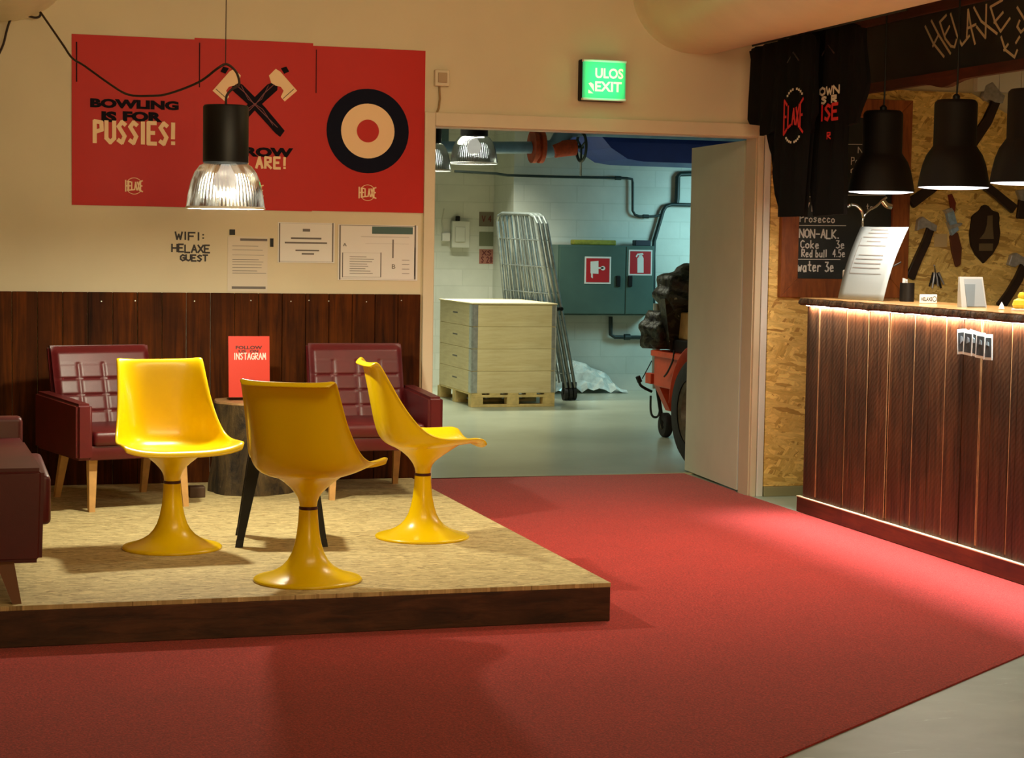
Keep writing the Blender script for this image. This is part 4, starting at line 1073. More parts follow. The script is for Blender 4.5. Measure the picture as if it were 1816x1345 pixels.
for w, bx, sw in (('Prosecco',(1419,381,1480,395),0.006),('NON-ALK.',(1418,407,1488,423),0.0085),('Coke',(1420,427,1452,441),0.007),('3e',(1483,427,1497,441),0.006),('Red bull',(1422,443,1466,456),0.007),('4.5e',(1477,443,1498,456),0.006),('water 3e',(1415,464,1478,482),0.008),
    ('VI',(1428,234,1441,246),0.006),('BEER',(1429,264,1470,278),0.006),('A',(1432,283,1440,295),0.005),('VI',(1426,360,1442,376),0.006),('NO',(1522,261,1540,272),0.005),('Pero',(1510,279,1536,293),0.005),('Ci',(1509,299,1523,309),0.005),('P',(1508,325,1516,337),0.005),('ts',(1520,183,1530,190),0.004),('en',(1494,215,1504,228),0.005),('te',(1536,362,1548,372),0.004)):
    b = MB(); strokes(b, w, fm, mb_(*bx), sw, depth=0.0012, jit=0.05, gap=0.3); b.build('chalk_lettering', m_chalk, t, world=True)
b = MB()
for l, y, r in ((1412,400,1500),(1412,460,1490),(1425,256,1470),(1493,256,1548),(1426,349,1440),(1495,346,1570)):
    p = at(l,y,'y',-0.034); q = at(r,y+0.5,'y',-0.034); b.ribbon([(p.x,p.z),(q.x,q.z)], 0.0035, 0.0012, fm)
b.build('chalk_rule', m_chalk, t, world=True)
# second frame post visible between lamps
# ------------------------------------------------------------------ sign board over the bar
SX = 2.36
t = thing('sign_board', 'long chalkboard sign with chalk lettering hanging above the bar', 'sign', (SX,-1.7,2.32))
y0_, y1_, zb, zt = -0.30, -3.6, 2.327, 2.768
MB().box((SX,y1_,zb+0.02), (SX+0.02,y0_,zt-0.02)).build('slate', m_chalk_b, t, world=True)
b = MB(); ys = [y0_+(y1_-y0_)*i/60 for i in range(61)]
def bulge(y): return 0.030*math.exp(-((y+1.36)/0.12)**2)
rows = [[Vector((SX-0.012,y,zb-bulge(y))), Vector((SX+0.026,y,zb-bulge(y))), Vector((SX+0.026,y,zb+0.052)), Vector((SX-0.012,y,zb+0.052))] for y in ys]
b.sheet(rows, close=True)
for r in (rows[0], rows[-1]): b.bm.faces.new([b.bm.verts.new(p) for p in r])
b.build('bottom_rail', m_framed, t, world=True)
MB().box((SX-0.012,y1_,zt-0.075), (SX+0.026,y0_,zt), 0.004).build('top_rail', m_framed, t, world=True)
MB().box((SX-0.013,y0_-0.09,zb), (SX+0.027,y0_,zt), 0.004).build('end_rail', m_framed, t, world=True)
def sq(px, py): p = at(px, py, 'x', SX-0.0005); return (-p.y, p.z)
def chalkline(px, w=0.016):
    b.ribbon([sq(*q) for q in px], w, 0.0012, xframe((SX,0,0)))
b = MB(); k = lambda x, y: (1580+x/6.114, y/6.114)
for line in ([(372,285),(460,470),(575,615)],[(440,225),(520,380),(645,580)],[(455,500),(510,390)],[(600,165),(530,240),(590,420),(650,500),(690,510),(712,430)],[(635,285),(580,390)],[(648,150),(720,390),(770,490),(850,390)],[(838,105),(870,300),(912,475)],[(838,105),(832,250),(822,400)],[(826,310),(920,265)],[(900,80),(980,230),(1150,365)],[(1035,50),(1025,410),(930,290)],[(1210,0),(1080,75),(1130,240),(1190,340),(1290,200)],[(1215,135),(1120,245)],
             [(1195,400),(1240,540),(1340,620),(1370,545)],[(1225,545),(1270,480)],[(1395,400),(1355,465)],[(1370,80),(1450,210)],[(1395,225),(1370,290),(1410,350),(1460,300)]):
    chalkline([k(*q) for q in line], 0.013)
b.build('chalk_lettering', m_chalky, t, world=True)
b = MB()
for y in (-0.9,-2.6): b.tube([(SX+0.008,y,zt-0.01),(SX+0.008,y,3.4)], 0.004, 6)
b.build('hanger_rod', m_black, t, world=True)

# shirts on a rail
RX = 1.80
rail = thing('hanging_rail', 'thin dark rail on wires carrying the black shirts', 'rail', (RX,-0.9,2.60))
rz_ = 2.600
b = MB(); b.tube([(RX+0.01,-0.16,rz_),(RX+0.01,-1.95,rz_)], 0.006, 8); b.build('rod', m_black, rail, world=True)
for px, y_ in ((1360,64),(1580,10)):
    p = at(px, y_+12, 'x', RX+0.01); b = MB(); b.tube([(RX+0.01,p.y,rz_),(RX+0.01,p.y,2.70)], 0.003, 6); b.build('wire', m_black, rail, world=True)
def shirt(label, outline, X, hook):
    p = [at(x,y,'x',X) for x, y in outline]
    cy = sum(q.y for q in p)/len(p)
    t = thing('t_shirt', label, 'shirt', (X, cy, min(q.z for q in p)), 0, 'black shirts on the rail')
    poly = [(-q.y, q.z) for q in p]
    b = MB(); b.prism(poly, 0.022, ((X+0.011,0,0),(0,-1,0),(0,0,1),(-1,0,0)))
    bmesh.ops.triangulate(b.bm, faces=[f for f in b.bm.faces if len(f.verts) > 4])
    for _ in range(3): bmesh.ops.subdivide_edges(b.bm, edges=[e for e in b.bm.edges if e.calc_length() > 0.05], cuts=1, use_grid_fill=True)
    for v in b.bm.verts:
        v.co.x += 0.010*math.sin(v.co.y*38+v.co.z*3)+0.006*math.sin(v.co.y*90+v.co.z*9)
    b.build('fabric', m_cloth, t, world=True, smooth=True, angle=50)
    h = at(*hook, 'x', X)
    b = MB(); b.tube(spline([(X,h.y,h.z-0.09),(X,h.y,h.z-0.01),(X,h.y-0.02,h.z+0.012),(X,h.y-0.012,h.z+0.03),(X,h.y+0.008,h.z+0.02)], 4), 0.0025, 6)
    b.tube([(X-0.014,h.y+0.07,h.z-0.13),(X-0.014,h.y,h.z-0.08),(X-0.014,h.y-0.07,h.z-0.13)], 0.004, 6); b.build('hanger', plain('dark_hanger', (0.05,0.045,0.04,1), 0.4) if 'dark_hanger' not in bpy.data.materials else bpy.data.materials['dark_hanger'], t, world=True)
    return t
s1 = shirt('black shirt with a red emblem hanging nearest the door frame', [(1330,91),(1346,83),(1392,70),(1402,72),(1412,70),(1420,63),(1441,58),(1452,72),(1450,200),(1436,236),(1426,240),(1425,384),(1379,385),(1378,232),(1352,241),(1355,224),(1335,221),(1328,212),(1334,150)], RX, (1412,66))
s2 = shirt('black shirt with cream and red lettering hanging nearer the bar sign', [(1424,66),(1440,58),(1458,50),(1470,53),(1480,50),(1490,44),(1508,40),(1534,50),(1536,150),(1522,218),(1500,224),(1495,380),(1441,384),(1440,238),(1426,230)], RX+0.052, (1474,52))
def sbox(X, l, tp, r, bt):
    m = (l+r)/2; return (-at(l,tp,'x',X).y, at(m,bt,'x',X).z, -at(r,bt,'x',X).y, at(m,tp,'x',X).z)
XP = RX-0.030
def sfr(X): return ((X,0,0),(0,-1,0),(0,0,1),(-1,0,0))
wp = lambda u, v, X, Y: (X, Y + (v-0.5)*0.10*(abs(u-0.5)*2)**2)
b = MB(); strokes(b, 'ELAXE', sfr(XP), sbox(XP,1391,193,1424,220), 0.0145, gap=0.35, warp=wp); b.build('red_emblem', m_printr, s1, world=True)
def arcw(mb, px, cy, r, a0, a1, n=9):
    c = at(px, cy, 'x', XP); 
    for i in range(n):
        a = a0+(a1-a0)*(i+0.5)/n
        if i == 4: continue
        x, z = -c.y+r*1.35*math.cos(a), c.z+r*math.sin(a)
        mb.prism([(x-0.009,z-0.006),(x+0.009,z-0.006),(x+0.009,z+0.006),(x-0.009,z+0.006)], 0.001, sfr(XP))
b = MB(); arcw(b, 1409, 186, 0.085, PI*0.82, PI*0.18); arcw(b, 1406, 226, 0.080, PI*1.2, PI*1.8); b.build('arc_lettering', m_printw, s1, world=True)
X2 = XP+0.052
for w, bx, mt, sw in (('OWN',(1454,154,1488,167),m_printw,0.012),('S R',(1457,171,1484,182),m_printw,0.012),('ISE',(1456,186,1486,212),m_printr,0.017),('R',(1467,235,1473,246),m_printr,0.008)):
    b = MB(); strokes(b, w, sfr(X2), sbox(X2,*bx), sw, gap=0.25); b.build('lettering', mt, s2, world=True)

# ------------------------------------------------------------------ axes and ornaments on the strand-board wall
WY = -0.018
def wp_(px, py, y=WY-0.004): p = at(px, py, 'y', y); return (p.x, p.z)
def axe(label, head, handle, hw=0.020, dy=0.0):
    c = wp_(*handle[0]); t = thing('axe', label, 'axe', (c[0],WY,c[1]), 0, 'axes on the strand-board wall')
    fr = yframe((0,WY+0.002-dy,0))
    b = MB(); pts = [wp_(*q) for q in handle]
    poly = []
    for i, q in enumerate(pts):
        a = pts[max(0,i-1)]; c2 = pts[min(len(pts)-1,i+1)]; dx, dz = c2[0]-a[0], c2[1]-a[1]; L_ = math.hypot(dx,dz); poly.append((q, (-dz/L_, dx/L_)))
    ws_ = [hw*(1.0 if i < len(pts)-1 else 1.25) for i in range(len(pts))]
    P_ = [(q[0]+n[0]*w, q[1]+n[1]*w) for (q,n), w in zip(poly, ws_)]+[(q[0]-n[0]*w, q[1]-n[1]*w) for (q,n), w in list(zip(poly, ws_))[::-1]]
    b.prism(P_, 0.030, fr); bmesh.ops.bevel(b.bm, geom=list(b.bm.edges), offset=0.005, segments=2, affect='EDGES'); b.build('handle', m_handle, t, world=True, smooth=True)
    b = MB(); b.prism([wp_(*q) for q in head], 0.038, fr); bmesh.ops.bevel(b.bm, geom=list(b.bm.edges), offset=0.004, segments=1, affect='EDGES'); b.build('head', m_steel, t, world=True)
    return t
axe('long axe crossing behind the middle bar lamp, head near the ceiling planks', [(1738,172),(1744,152),(1756,146),(1768,164),(1778,170),(1774,184),(1760,182),(1752,176),(1744,180)], [(1770,166),(1750,215),(1700,290),(1650,335),(1613,361)], 0.028)
axe('axe crossing the other way behind the middle bar lamp, handle down right', [(1643,272),(1658,258),(1668,262),(1664,282),(1652,288),(1647,282)], [(1656,262),(1700,300),(1760,345),(1792,372)], 0.024, 0.034)
axe('axe between the menu board and the sheathed knife', [(1622,410),(1625,390),(1632,384),(1643,392),(1658,400),(1656,411),(1646,408),(1640,402),(1632,404)], [(1650,402),(1640,430),(1626,460),(1612,494)], 0.024)
axe('axe right of the shield plaque leaning over the bar top', [(1784,470),(1790,452),(1798,448),(1810,456),(1824,462),(1826,480),(1814,474),(1806,466),(1796,474)], [(1815,470),(1804,495),(1789,520),(1772,545)], 0.026)
axe('dark axe at the right edge below the cut-off bar lamp', [(1800,338),(1818,335),(1828,350),(1822,358),(1806,356)], [(1812,345),(1810,365),(1808,388)], 0.022)
# knife
c = wp_(1688,410); t = thing('knife', 'sheathed knife taped to the strand-board left of the shield plaque', 'knife', (c[0],WY,c[1]))
fr = yframe((0,WY+0.002,0))
b = MB(); b.prism([wp_(*q) for q in ((1683,418),(1697,412),(1704,440),(1702,470),(1694,474),(1687,448))], 0.022, fr); bmesh.ops.bevel(b.bm, geom=list(b.bm.edges), offset=0.004, segments=2, affect='EDGES'); b.build('sheath', m_sheath, t, world=True, smooth=True)
b = MB(); b.prism([wp_(*q) for q in ((1676,378),(1688,374),(1697,408),(1685,418))], 0.030, fr); b.build('tape', m_tape, t, world=True)
b = MB(); b.prism([wp_(*q) for q in ((1672,373),(1684,369),(1687,374),(1675,379))], 0.034, fr); b.prism([wp_(*q) for q in ((1677,394),(1681,400),(1700,395),(1703,397),(1699,401),(1682,407))], 0.034, fr); b.build('guard', m_steel, t, world=True)
b = MB(); b.prism([wp_(*q) for q in ((1681,346),(1687,344),(1694,360),(1692,376),(1686,374))], 0.016, fr); b.build('grip', m_rust, t, world=True)
p = at(1660,416,'y',WY); a = at(1656,438,'y',WY); c = at(1680,415,'y',WY)
tag(MB().box((a.x,WY-0.002,a.z), (c.x,WY+0.001,c.z)).build('blank_card', plain('cream_card', lin(206,178,128), 0.6)), 'blank cream card beside the sheathed knife', 'card')
# shield plaque
c = wp_(1745,415); t = thing('shield_plaque', 'dark wooden shield plaque with a metal axe emblem on the wall', 'plaque', (c[0],WY,c[1]))
b = MB(); b.prism([wp_(*q) for q in ((1739,366),(1746,363),(1753,366),(1757,374),(1770,377),(1772,388),(1769,396),(1773,412),(1770,432),(1760,450),(1743,468),(1728,452),(1720,435),(1718,415),(1722,398),(1722,384),(1730,377),(1737,374))], 0.018, fr); bmesh.ops.bevel(b.bm, geom=list(b.bm.edges), offset=0.004, segments=2, affect='EDGES'); b.build('board', plain('dark_plaque_wood', lin(42,22,14), 0.4), t, world=True, smooth=True)
fr2 = yframe((0,WY+0.002-0.018,0))
b = MB(); b.prism([wp_(*q) for q in ((1749,383),(1758,382),(1758,400),(1760,424),(1735,424),(1744,412),(1748,398))], 0.004, fr2); b.build('axe_emblem', plain('brushed_emblem', lin(120,104,78), 0.4, metal=0.4), t, world=True)
b = MB(); b.prism([wp_(*q) for q in ((1734,432),(1759,432),(1758,445),(1734,445))], 0.003, fr2); b.build('name_plate', bpy.data.materials['brushed_emblem'], t, world=True)

# ------------------------------------------------------------------ hallway things
# pallet box with collars
cx0, cx1, cy0_, cy1_ = 1.875, 2.655, 5.92, 7.06
t = thing('pallet', 'wooden pallet on the hallway floor under the stacked box', 'pallet', ((cx0+cx1)/2,(cy0_+cy1_)/2,0))
def pallet_part(name, boxes):
    for lo, hi in boxes: MB().box(lo, hi, 0.002, 1).build(name, m_pallet, t, world=True)
pallet_part('bottom_board', [((cx0,cy0_+k,0.0),(cx1,cy0_+k+0.10,0.022)) for k in (0,0.55,1.10)])
pallet_part('block', [((x,cy0_+k,0.022),(x+0.11,cy0_+k+0.10,0.086)) for x in (cx0,(cx0+cx1)/2-0.055,cx1-0.11) for k in (0,0.55,1.10)])
pallet_part('deck_board', [((cx0+i*0.17,cy0_,0.108),(cx0+i*0.17+0.10,cy1_,0.124)) for i in range(5)])
pallet_part('stringer', [((cx0,cy0_+k,0.086),(cx1,cy0_+k+0.10,0.108)) for k in (0,0.55,1.10)])
for k in range(4):
    z0, z1 = 0.124+k*0.198, 0.124+k*0.198+0.196
    t = thing('pallet_collar', ['hinged pine collar at the bottom of the box stack','hinged pine collar second from the bottom of the box stack','hinged pine collar third from the bottom of the box stack','hinged pine collar topmost under the plywood lid'][k], 'crate', ((cx0+cx1)/2,(cy0_+cy1_)/2,z0), 0, 'pallet collars stacked on the pallet')
    for nm, lo, hi in (('front_board',(cx0,cy0_,z0),(cx1,cy0_+0.02,z1)),('rear_board',(cx0,cy1_-0.02,z0),(cx1,cy1_,z1)),('side_board',(cx0,cy0_+0.02,z0),(cx0+0.02,cy1_-0.02,z1)),('side_board',(cx1-0.02,cy0_+0.02,z0),(cx1,cy1_-0.02,z1))):
        MB().box(lo, hi, 0.0025, 1).build(nm, m_pine, t, world=True)
    b = MB(); b.box((cx0-0.004,cy0_-0.004,z0+0.004), (cx0+0.052,cy0_+0.001,z1-0.002)); b.box((cx0-0.004,cy0_-0.004,z0+0.004), (cx0+0.001,cy0_+0.085,z1-0.002)); b.tube([(cx0,cy0_,z0+0.002),(cx0,cy0_,z1-0.004)], 0.008, 8); b.build('hinge', m_galv, t, world=True)
    b = MB(); b.box((cx1-0.040,cy0_-0.004,z0+0.004), (cx1+0.004,cy0_+0.001,z1-0.002)); b.tube([(cx1,cy0_,z0+0.002),(cx1,cy0_,z1-0.004)], 0.008, 8); b.build('hinge', m_galv, t, world=True)
    MB().box((cx0-0.001,cy0_+0.50,z0+0.10), (cx0+0.002,cy0_+0.66,z0+0.112)).build('brand_mark', m_ink, t, world=True)
tag(MB().box((cx0-0.01,cy0_-0.01,0.124+4*0.198), (cx1+0.01,cy1_+0.01,0.124+4*0.198+0.012), 0.002).build('plywood_lid', m_ply), 'thin plywood lid on top of the pine box stack', 'lid')

# folded roll cages
m_cage = plain('dull_cage_steel', (0.26,0.30,0.30,1), 0.4, metal=0.6, var=0.25, vs=25)
def trolley(label, off, n):
    off = Vector(off)
    t = thing('roll_cage', label, 'trolley', Vector((2.80,6.9,0))+off, 0, 'nested roll cages in the hallway')
    TL, TR, BL, BR = Vector((2.57,7.38,1.70)), Vector((2.735,6.62,1.68)), Vector((2.76,7.42,0.10)), Vector((3.005,6.47,0.10))
    def P(u, z):    # u 0..1 across, the frame leans so that it fans out towards the floor
        k = (z-0.10)/1.59
        return off + (BL*(1-u)+BR*u)*(1-k) + (TL*(1-u)+TR*u)*k
    for u in (0.0, 1.0):
        b = MB(); b.tube([P(u,0.12), P(u,1.66), P(u*0.9+0.05,1.72)], 0.016, 8); b.build('post', m_cage, t, world=True)
    b = MB(); b.tube([P(0.05,1.715), P(0.15,1.74), P(0.85,1.74), P(0.95,1.715)], 0.016, 8); b.build('top_rail', m_cage, t, world=True, smooth=True)
    b = MB()
    for k in range(1, n): b.tube([P(k/n,0.16), P(k/n,1.73)], 0.0085, 6)
    for z in (0.25,0.75,1.0,1.25,1.5): b.tube([P(0,z), P(1,z)], 0.006, 6)
    b.build('mesh_panel', m_cage, t, world=True)
    for u in (0.04, 0.97):
        p = P(u,0.10); b = MB(); b.lathe([(0.02,-0.016),(0.062,-0.016),(0.062,0.016),(0.02,0.016)], (p.x,p.y,0.063), 24, axis='x'); b.build('castor', m_rubber, t, world=True)
        b = MB(); b.box((p.x-0.024,p.y-0.02,0.06), (p.x+0.024,p.y+0.02,0.17), 0.004); b.build('castor_fork', m_black, t, world=True)
    b = MB(); q0, q1 = P(-0.03,0.86), P(1.03,0.86); b.tube([q0+Vector((-0.012,-0.012,0)), q1+Vector((-0.012,-0.012,0))], 0.018, 8); b.build('strap', m_black, t, world=True)
    return t
trolley('folded roll cage at the front of the nested row behind the pine box', (-0.045,0.03,0), 9)
trolley('folded roll cage in the middle of the nested row behind the pine box', (0.005,0.05,0), 8)
trolley('folded roll cage nearest the green cabinet in the nested row', (0.055,0.07,0), 9)

# hose cabinet
t = thing('hose_cabinet', 'dark green steel fire hose cabinet on the hallway wall', 'cabinet', (3.68,7.5,0.757))
Y0 = 7.39
a = at(990,432,'y',Y0); c = at(1158,560,'y',Y0)
xa, xc, za, zc = a.x, c.x, c.z, a.z-0.01
MB().box((xa,Y0,za), (xc,7.598,zc), 0.004).build('carcass', m_greencab, t, world=True)
xm = at(1109,480,'y',Y0).x
d1 = MB().box((xa+0.012,Y0-0.014,za+0.014), (xm-0.004,Y0,zc-0.012), 0.004).build('door', m_greencab, t, world=True)
d2 = MB().box((xm+0.004,Y0-0.014,za+0.014), (xc-0.012,Y0,zc-0.012), 0.004).build('door', m_greencab, t, world=True)
for dd, px in ((d1,1096),(d2,1117)):
    p = at(px,499,'y',Y0-0.014); b = MB(); b.box((p.x-0.024,Y0-0.03,p.z-0.055), (p.x+0.024,Y0-0.012,p.z+0.055), 0.008); b.build('handle', m_black, dd, world=False).location = -Vector((0,0,0))
    dd.children if False else None
for ch in list(d1.children)+list(d2.children):
    ch.matrix_parent_inverse = Matrix.Identity(4); ch.location = -t.location*0
# fix handle frames: door meshes live in the cabinet's frame, handles were given in world coordinates
for ch in list(d1.children)+list(d2.children):
    ch.data.transform(Matrix.Translation(-Vector(t.location)))
def sign(label, l, tp, r, bt, glyphs, rounded):
    Ys = Y0-0.0145
    p = at(l,tp,'y',Ys); q = at(r,bt,'y',Ys); s = thing('safety_sign', label, 'sign', ((p.x+q.x)/2,Ys,q.z))
    b = MB(); b.box((p.x,Ys-0.003,q.z), (q.x,Ys,p.z), 0.0014, 1); b.build('white_border', m_paper, s, world=True)
    w = (q.x-p.x)*0.06
    b = MB(); b.box((p.x+w,Ys-0.0045,q.z+w), (q.x-w,Ys-0.003,p.z-w)); b.build('red_field', m_signred, s, world=True)
    b = MB(); fr = yframe((0,Ys-0.0045,0))
    for g in glyphs:
        b.prism([(lambda z: (z.x, z.z))(at(x,y,'y',Ys)) for x, y in g], 0.0012, fr)
    b.build('pictogram', m_paper, s, world=True)
circ = lambda cx, cy, r: [(cx+r*math.cos(a_*PI/8), cy+r*math.sin(a_*PI/8)) for a_ in range(16)]
sign('red hose reel sign on the wide door of the green cabinet', 1037,455,1083,504, [[(1047,464),(1061,463),(1061,486),(1047,485)],[(1061,474),(1070,474),(1070,477),(1061,477)],circ(1069,476,4),[(1048,485),(1051,485),(1051,494),(1048,492)]], True)
sign('red extinguisher sign on the narrow door of the green cabinet', 1115,443,1156,489, [[(1130,458),(1141,458),(1141,484),(1130,484)],[(1131,458),(1134,452),(1138,452),(1141,458)],[(1127,455),(1130,450),(1140,449),(1141,452),(1131,453),(1129,457)]], False)
# clutter on the cabinet
p = at(1056,428,'y',7.48)
tag(MB().box((p.x-0.25,7.42,zc), (p.x+0.20,7.52,zc+0.05), 0.012).build('folded_strap', m_yelstrap), 'folded yellow green strap lying on top of the green cabinet', 'strap')
p = at(1137,429,'y',7.48)
tag(MB().box((p.x-0.08,7.42,zc), (p.x+0.08,7.52,zc+0.055), 0.006).build('small_box', plain('navy_box', lin(26,34,52), 0.5)), 'small navy box lying on the green cabinet near the pipe', 'box')

# pipes in the hallway
def pipe(name, label, pts, r, mat, cat='pipe', n=10, sp=0, fit=None):
    t = thing(name, label, cat, pts[len(pts)//2])
    b = MB(); b.tube(spline(pts, sp) if sp else pts, r, n); b.build('tube', mat, t, world=True, smooth=True)
    for q in (fit or []):
        b = MB(); b.lathe([(r*1.0,-0.035),(r*1.55,-0.03),(r*1.55,0.03),(r*1.0,0.035)], q, 12, axis='x'); b.build('coupling', mat, t, world=True)
    return t
hp = lambda x, y, Y=7.555: at(x, y, 'y', Y)
pipe('water_pipe', 'thin dark pipe stepping down along the hallway wall above the cabinet', [hp(806,304),hp(880,308),hp(900,311),hp(1000,314),hp(1112,316),hp(1121,318),hp(1122,324),hp(1122,374),hp(1126,381),hp(1134,384),hp(1160,384),hp(1170,382)], 0.013, m_dkpipe, fit=[hp(1096,316),hp(1145,384)])
pipe('water_pipe', 'thick dark pipe running down beside the cabinet from upper right', [hp(1240,308),hp(1206,309),hp(1202,314),hp(1201,352),hp(1200,360)], 0.026, m_dkpipe)
pipe('water_pipe', 'dark pipe bending around the cabinet and under it', [hp(1236,364),hp(1190,363),hp(1181,366),hp(1176,374),hp(1160,428),hp(1159,450),hp(1159,592),hp(1155,599),hp(1090,598),hp(1083,594),hp(1083,562)], 0.020, m_dkpipe, fit=[hp(1112,598)])
t = pipe('hydrant_pipe', 'blue grey pipe with rusty flanges under the hallway ceiling', [Vector(v) for v in ((1.2,5.72,2.27),(2.05,5.72,2.29),(2.33,5.72,2.30))], 0.055, m_pipeb)
b = MB(); b.lathe([(0.06,-0.05),(0.145,-0.05),(0.145,-0.015),(0.11,-0.012),(0.11,0.012),(0.145,0.015),(0.145,0.05),(0.06,0.05)], (2.385,5.72,2.31), 32, axis='x'); b.build('flange', m_orange, t, world=True, smooth=True)
b = MB(); b.tube(spline([(2.42,5.72,2.31),(2.50,5.71,2.29),(2.56,5.70,2.33),(2.62,5.70,2.42),(2.75,5.70,2.48),(3.4,5.70,2.485),(4.8,5.70,2.485)], 6), 0.075, 16); b.build('bend', m_pipeb, t, world=True, smooth=True)
b = MB(); b.tube([(2.52,5.66,2.27),(2.60,5.66,2.30),(2.72,5.66,2.31)], [0.06,0.075,0.07], 16); b.build('valve_body', m_orange, t, world=True, smooth=True)
b = MB(); wc = Vector((2.775,5.66,2.315)); n = 32
wr = [wc+Vector((0.030*math.cos(k*2*PI/n)*0.4+0.0,-0.10*math.cos(k*2*PI/n),0.125*math.sin(k*2*PI/n))) for k in range(n+1)]
b.tube(wr, 0.013, 8, cap=False)
for k in (2,13,24): b.tube([wc, wr[k]], 0.010, 6)
b.tube([wc+Vector((-0.06,0,0)), wc+Vector((0.02,0,0))], 0.016, 8); b.build('hand_wheel', m_dkpipe, t, world=True, smooth=True)
b = MB(); b.tube([(2.775,5.66,2.19),(2.775,5.66,2.06)], 0.01, 6); b.build('drain', m_galv, t, world=True)
b = MB()
for x_, z_ in ((1.9,2.33),(3.0,2.55),(4.4,2.55)): b.tube([(x_,5.71,z_-0.02),(x_,5.71,3.2)], 0.008, 6)
b.build('hanger', m_galv, t, world=True)
# blue duct
b = MB(); poly = [(3.02,2.46),(3.14,2.33),(3.30,2.235),(3.45,2.215),(5.4,2.205),(5.4,3.199),(3.02,3.199)]
b.prism(poly, 0.9, ((0,5.9,0),(1,0,0),(0,0,1),(0,1,0))); tag(b.build('blue_duct', m_ductb), 'dark blue air duct hanging under the hallway ceiling', 'duct')
tag(MB().box((1.24,6.0,2.30), (1.66,6.4,3.2), 0.005).build('metal_box', plain('blue_grey_box', lin(96,120,124), 0.4)), 'blue grey metal box high in the hallway behind the ribbed lamp', 'box')

# intercom and papers on the recessed hallway wall
wr_ = 8.3
a = at(798,392,'y',wr_); c = at(829,440,'y',wr_)
t = thing('fuse_box', 'grey plastic junction box on the hallway wall with a black plug', 'junction box', ((a.x+c.x)/2,wr_,c.z))
MB().box((a.x,wr_-0.09,c.z), (c.x,wr_,a.z), 0.01).build('housing', m_box, t, world=True)
MB().box((a.x+0.03,wr_-0.105,c.z+0.06), (c.x-0.05,wr_-0.09,a.z-0.06), 0.008).build('cover', m_box, t, world=True)
MB().box((a.x+0.05,wr_-0.06,a.z), (a.x+0.09,wr_-0.02,a.z+0.05), 0.006).build('plug', m_black, t, world=True)
a = at(782,413,'y',wr_); c = at(796,428,'y',wr_)
t = thing('wall_socket', 'small white socket on the hallway wall with a cord above', 'socket', ((a.x+c.x)/2,wr_,c.z))
MB().box((a.x,wr_-0.06,c.z), (c.x,wr_,a.z), 0.008).build('housing', m_paper, t, world=True)
b = MB(); b.tube([at(787,414,'y',wr_-0.02), at(784,392,'y',wr_-0.01), at(788,370,'y',wr_-0.01)], 0.008, 6); b.build('cord', m_box, t, world=True)
for i, (tp, bt, mt, w, lb) in enumerate(((376,402,plain('taupe_sheet', lin(120,110,92), 0.6), 'V 4', 'topmost square sheet on the hallway wall, taupe with red letters'),(411,437,plain('olive_sheet', lin(124,128,104), 0.6), None, 'blank olive square sheet in the middle of the three on the hallway wall'),(442,468,plain('rose_sheet', lin(168,108,92), 0.6), 'S 28', 'lowest square sheet on the hallway wall, rose with dark letters'))):
    a = at(850,tp,'y',wr_); c = at(876,bt,'y',wr_)
    t = thing('wall_sheet', lb, 'notice', ((a.x+c.x)/2,wr_,c.z), 0, 'square sheets on the hallway wall')
    MB().box((a.x,wr_-0.004,c.z), (c.x,wr_,a.z)).build('sheet', mt, t, world=True)
    if w:
        b = MB(); strokes(b, 'XS' if i == 2 else w, yframe((0,wr_-0.004,0)), (a.x+0.03,c.z+0.085,c.x-0.03,a.z-0.015) if i == 2 else (a.x+0.03,c.z+0.05,c.x-0.03,a.z-0.04), 0.010)
        if i == 2: strokes(b, w, yframe((0,wr_-0.004,0)), (a.x+0.02,c.z+0.012,c.x-0.02,c.z+0.07), 0.010)
        b.build('lettering', plain('dark_red_ink', lin(104,36,34), 0.6) if 'dark_red_ink' not in bpy.data.materials else bpy.data.materials['dark_red_ink'], t, world=True)
# crumpled plastic on the floor by the wall
b = MB(); rows = []
for i in range(9):
    rows.append([Vector((3.02+0.84*j/14, 7.28+0.28*i/8, 0.003+max(0,0.30*math.sin(PI*i/8*0.5+0.1)*math.sin(PI*min(1,(j+0.6)/14))**0.5*(1.1-0.4*j/14)+random.uniform(-0.03,0.03)))) for j in range(15)])
b.sheet(rows); o = b.build('plastic_wrap', m_plastic, smooth=False); solid(o, 0.004); tag(o, 'crumpled clear plastic heap at the foot of the hallway wall', 'plastic sheeting')

# ------------------------------------------------------------------ trailer behind the door
t = thing('trailer', 'red utility trailer half hidden behind the open door', 'trailer', (2.9,2.2,0))
XB = 2.44
a = at(1160,624,'x',XB); 
yf = a.y; zt_ = a.z; 
b = MB(); b.box((XB,0.9,0.42), (3.60,yf,zt_), 0.012); b.build('body', m_trailer, t, world=True)
b = MB(); b.box((XB-0.02,0.9,zt_-0.03), (XB,yf+0.02,zt_+0.012), 0.005); b.box((XB,yf,zt_-0.03), (3.6,yf+0.02,zt_+0.012), 0.005); b.build('top_rail', m_trailer, t, world=True)
b = MB(); b.quadbox([Vector(v) for v in ((XB+0.1,yf-0.1,0.24),(3.5,yf-0.1,0.24),(3.5,yf,0.24),(XB+0.1,yf,0.24),(XB,yf-0.1,0.44),(3.6,yf-0.1,0.44),(3.6,yf,0.44),(XB,yf,0.44))]); b.build('front_panel', m_trailer, t, world=True)
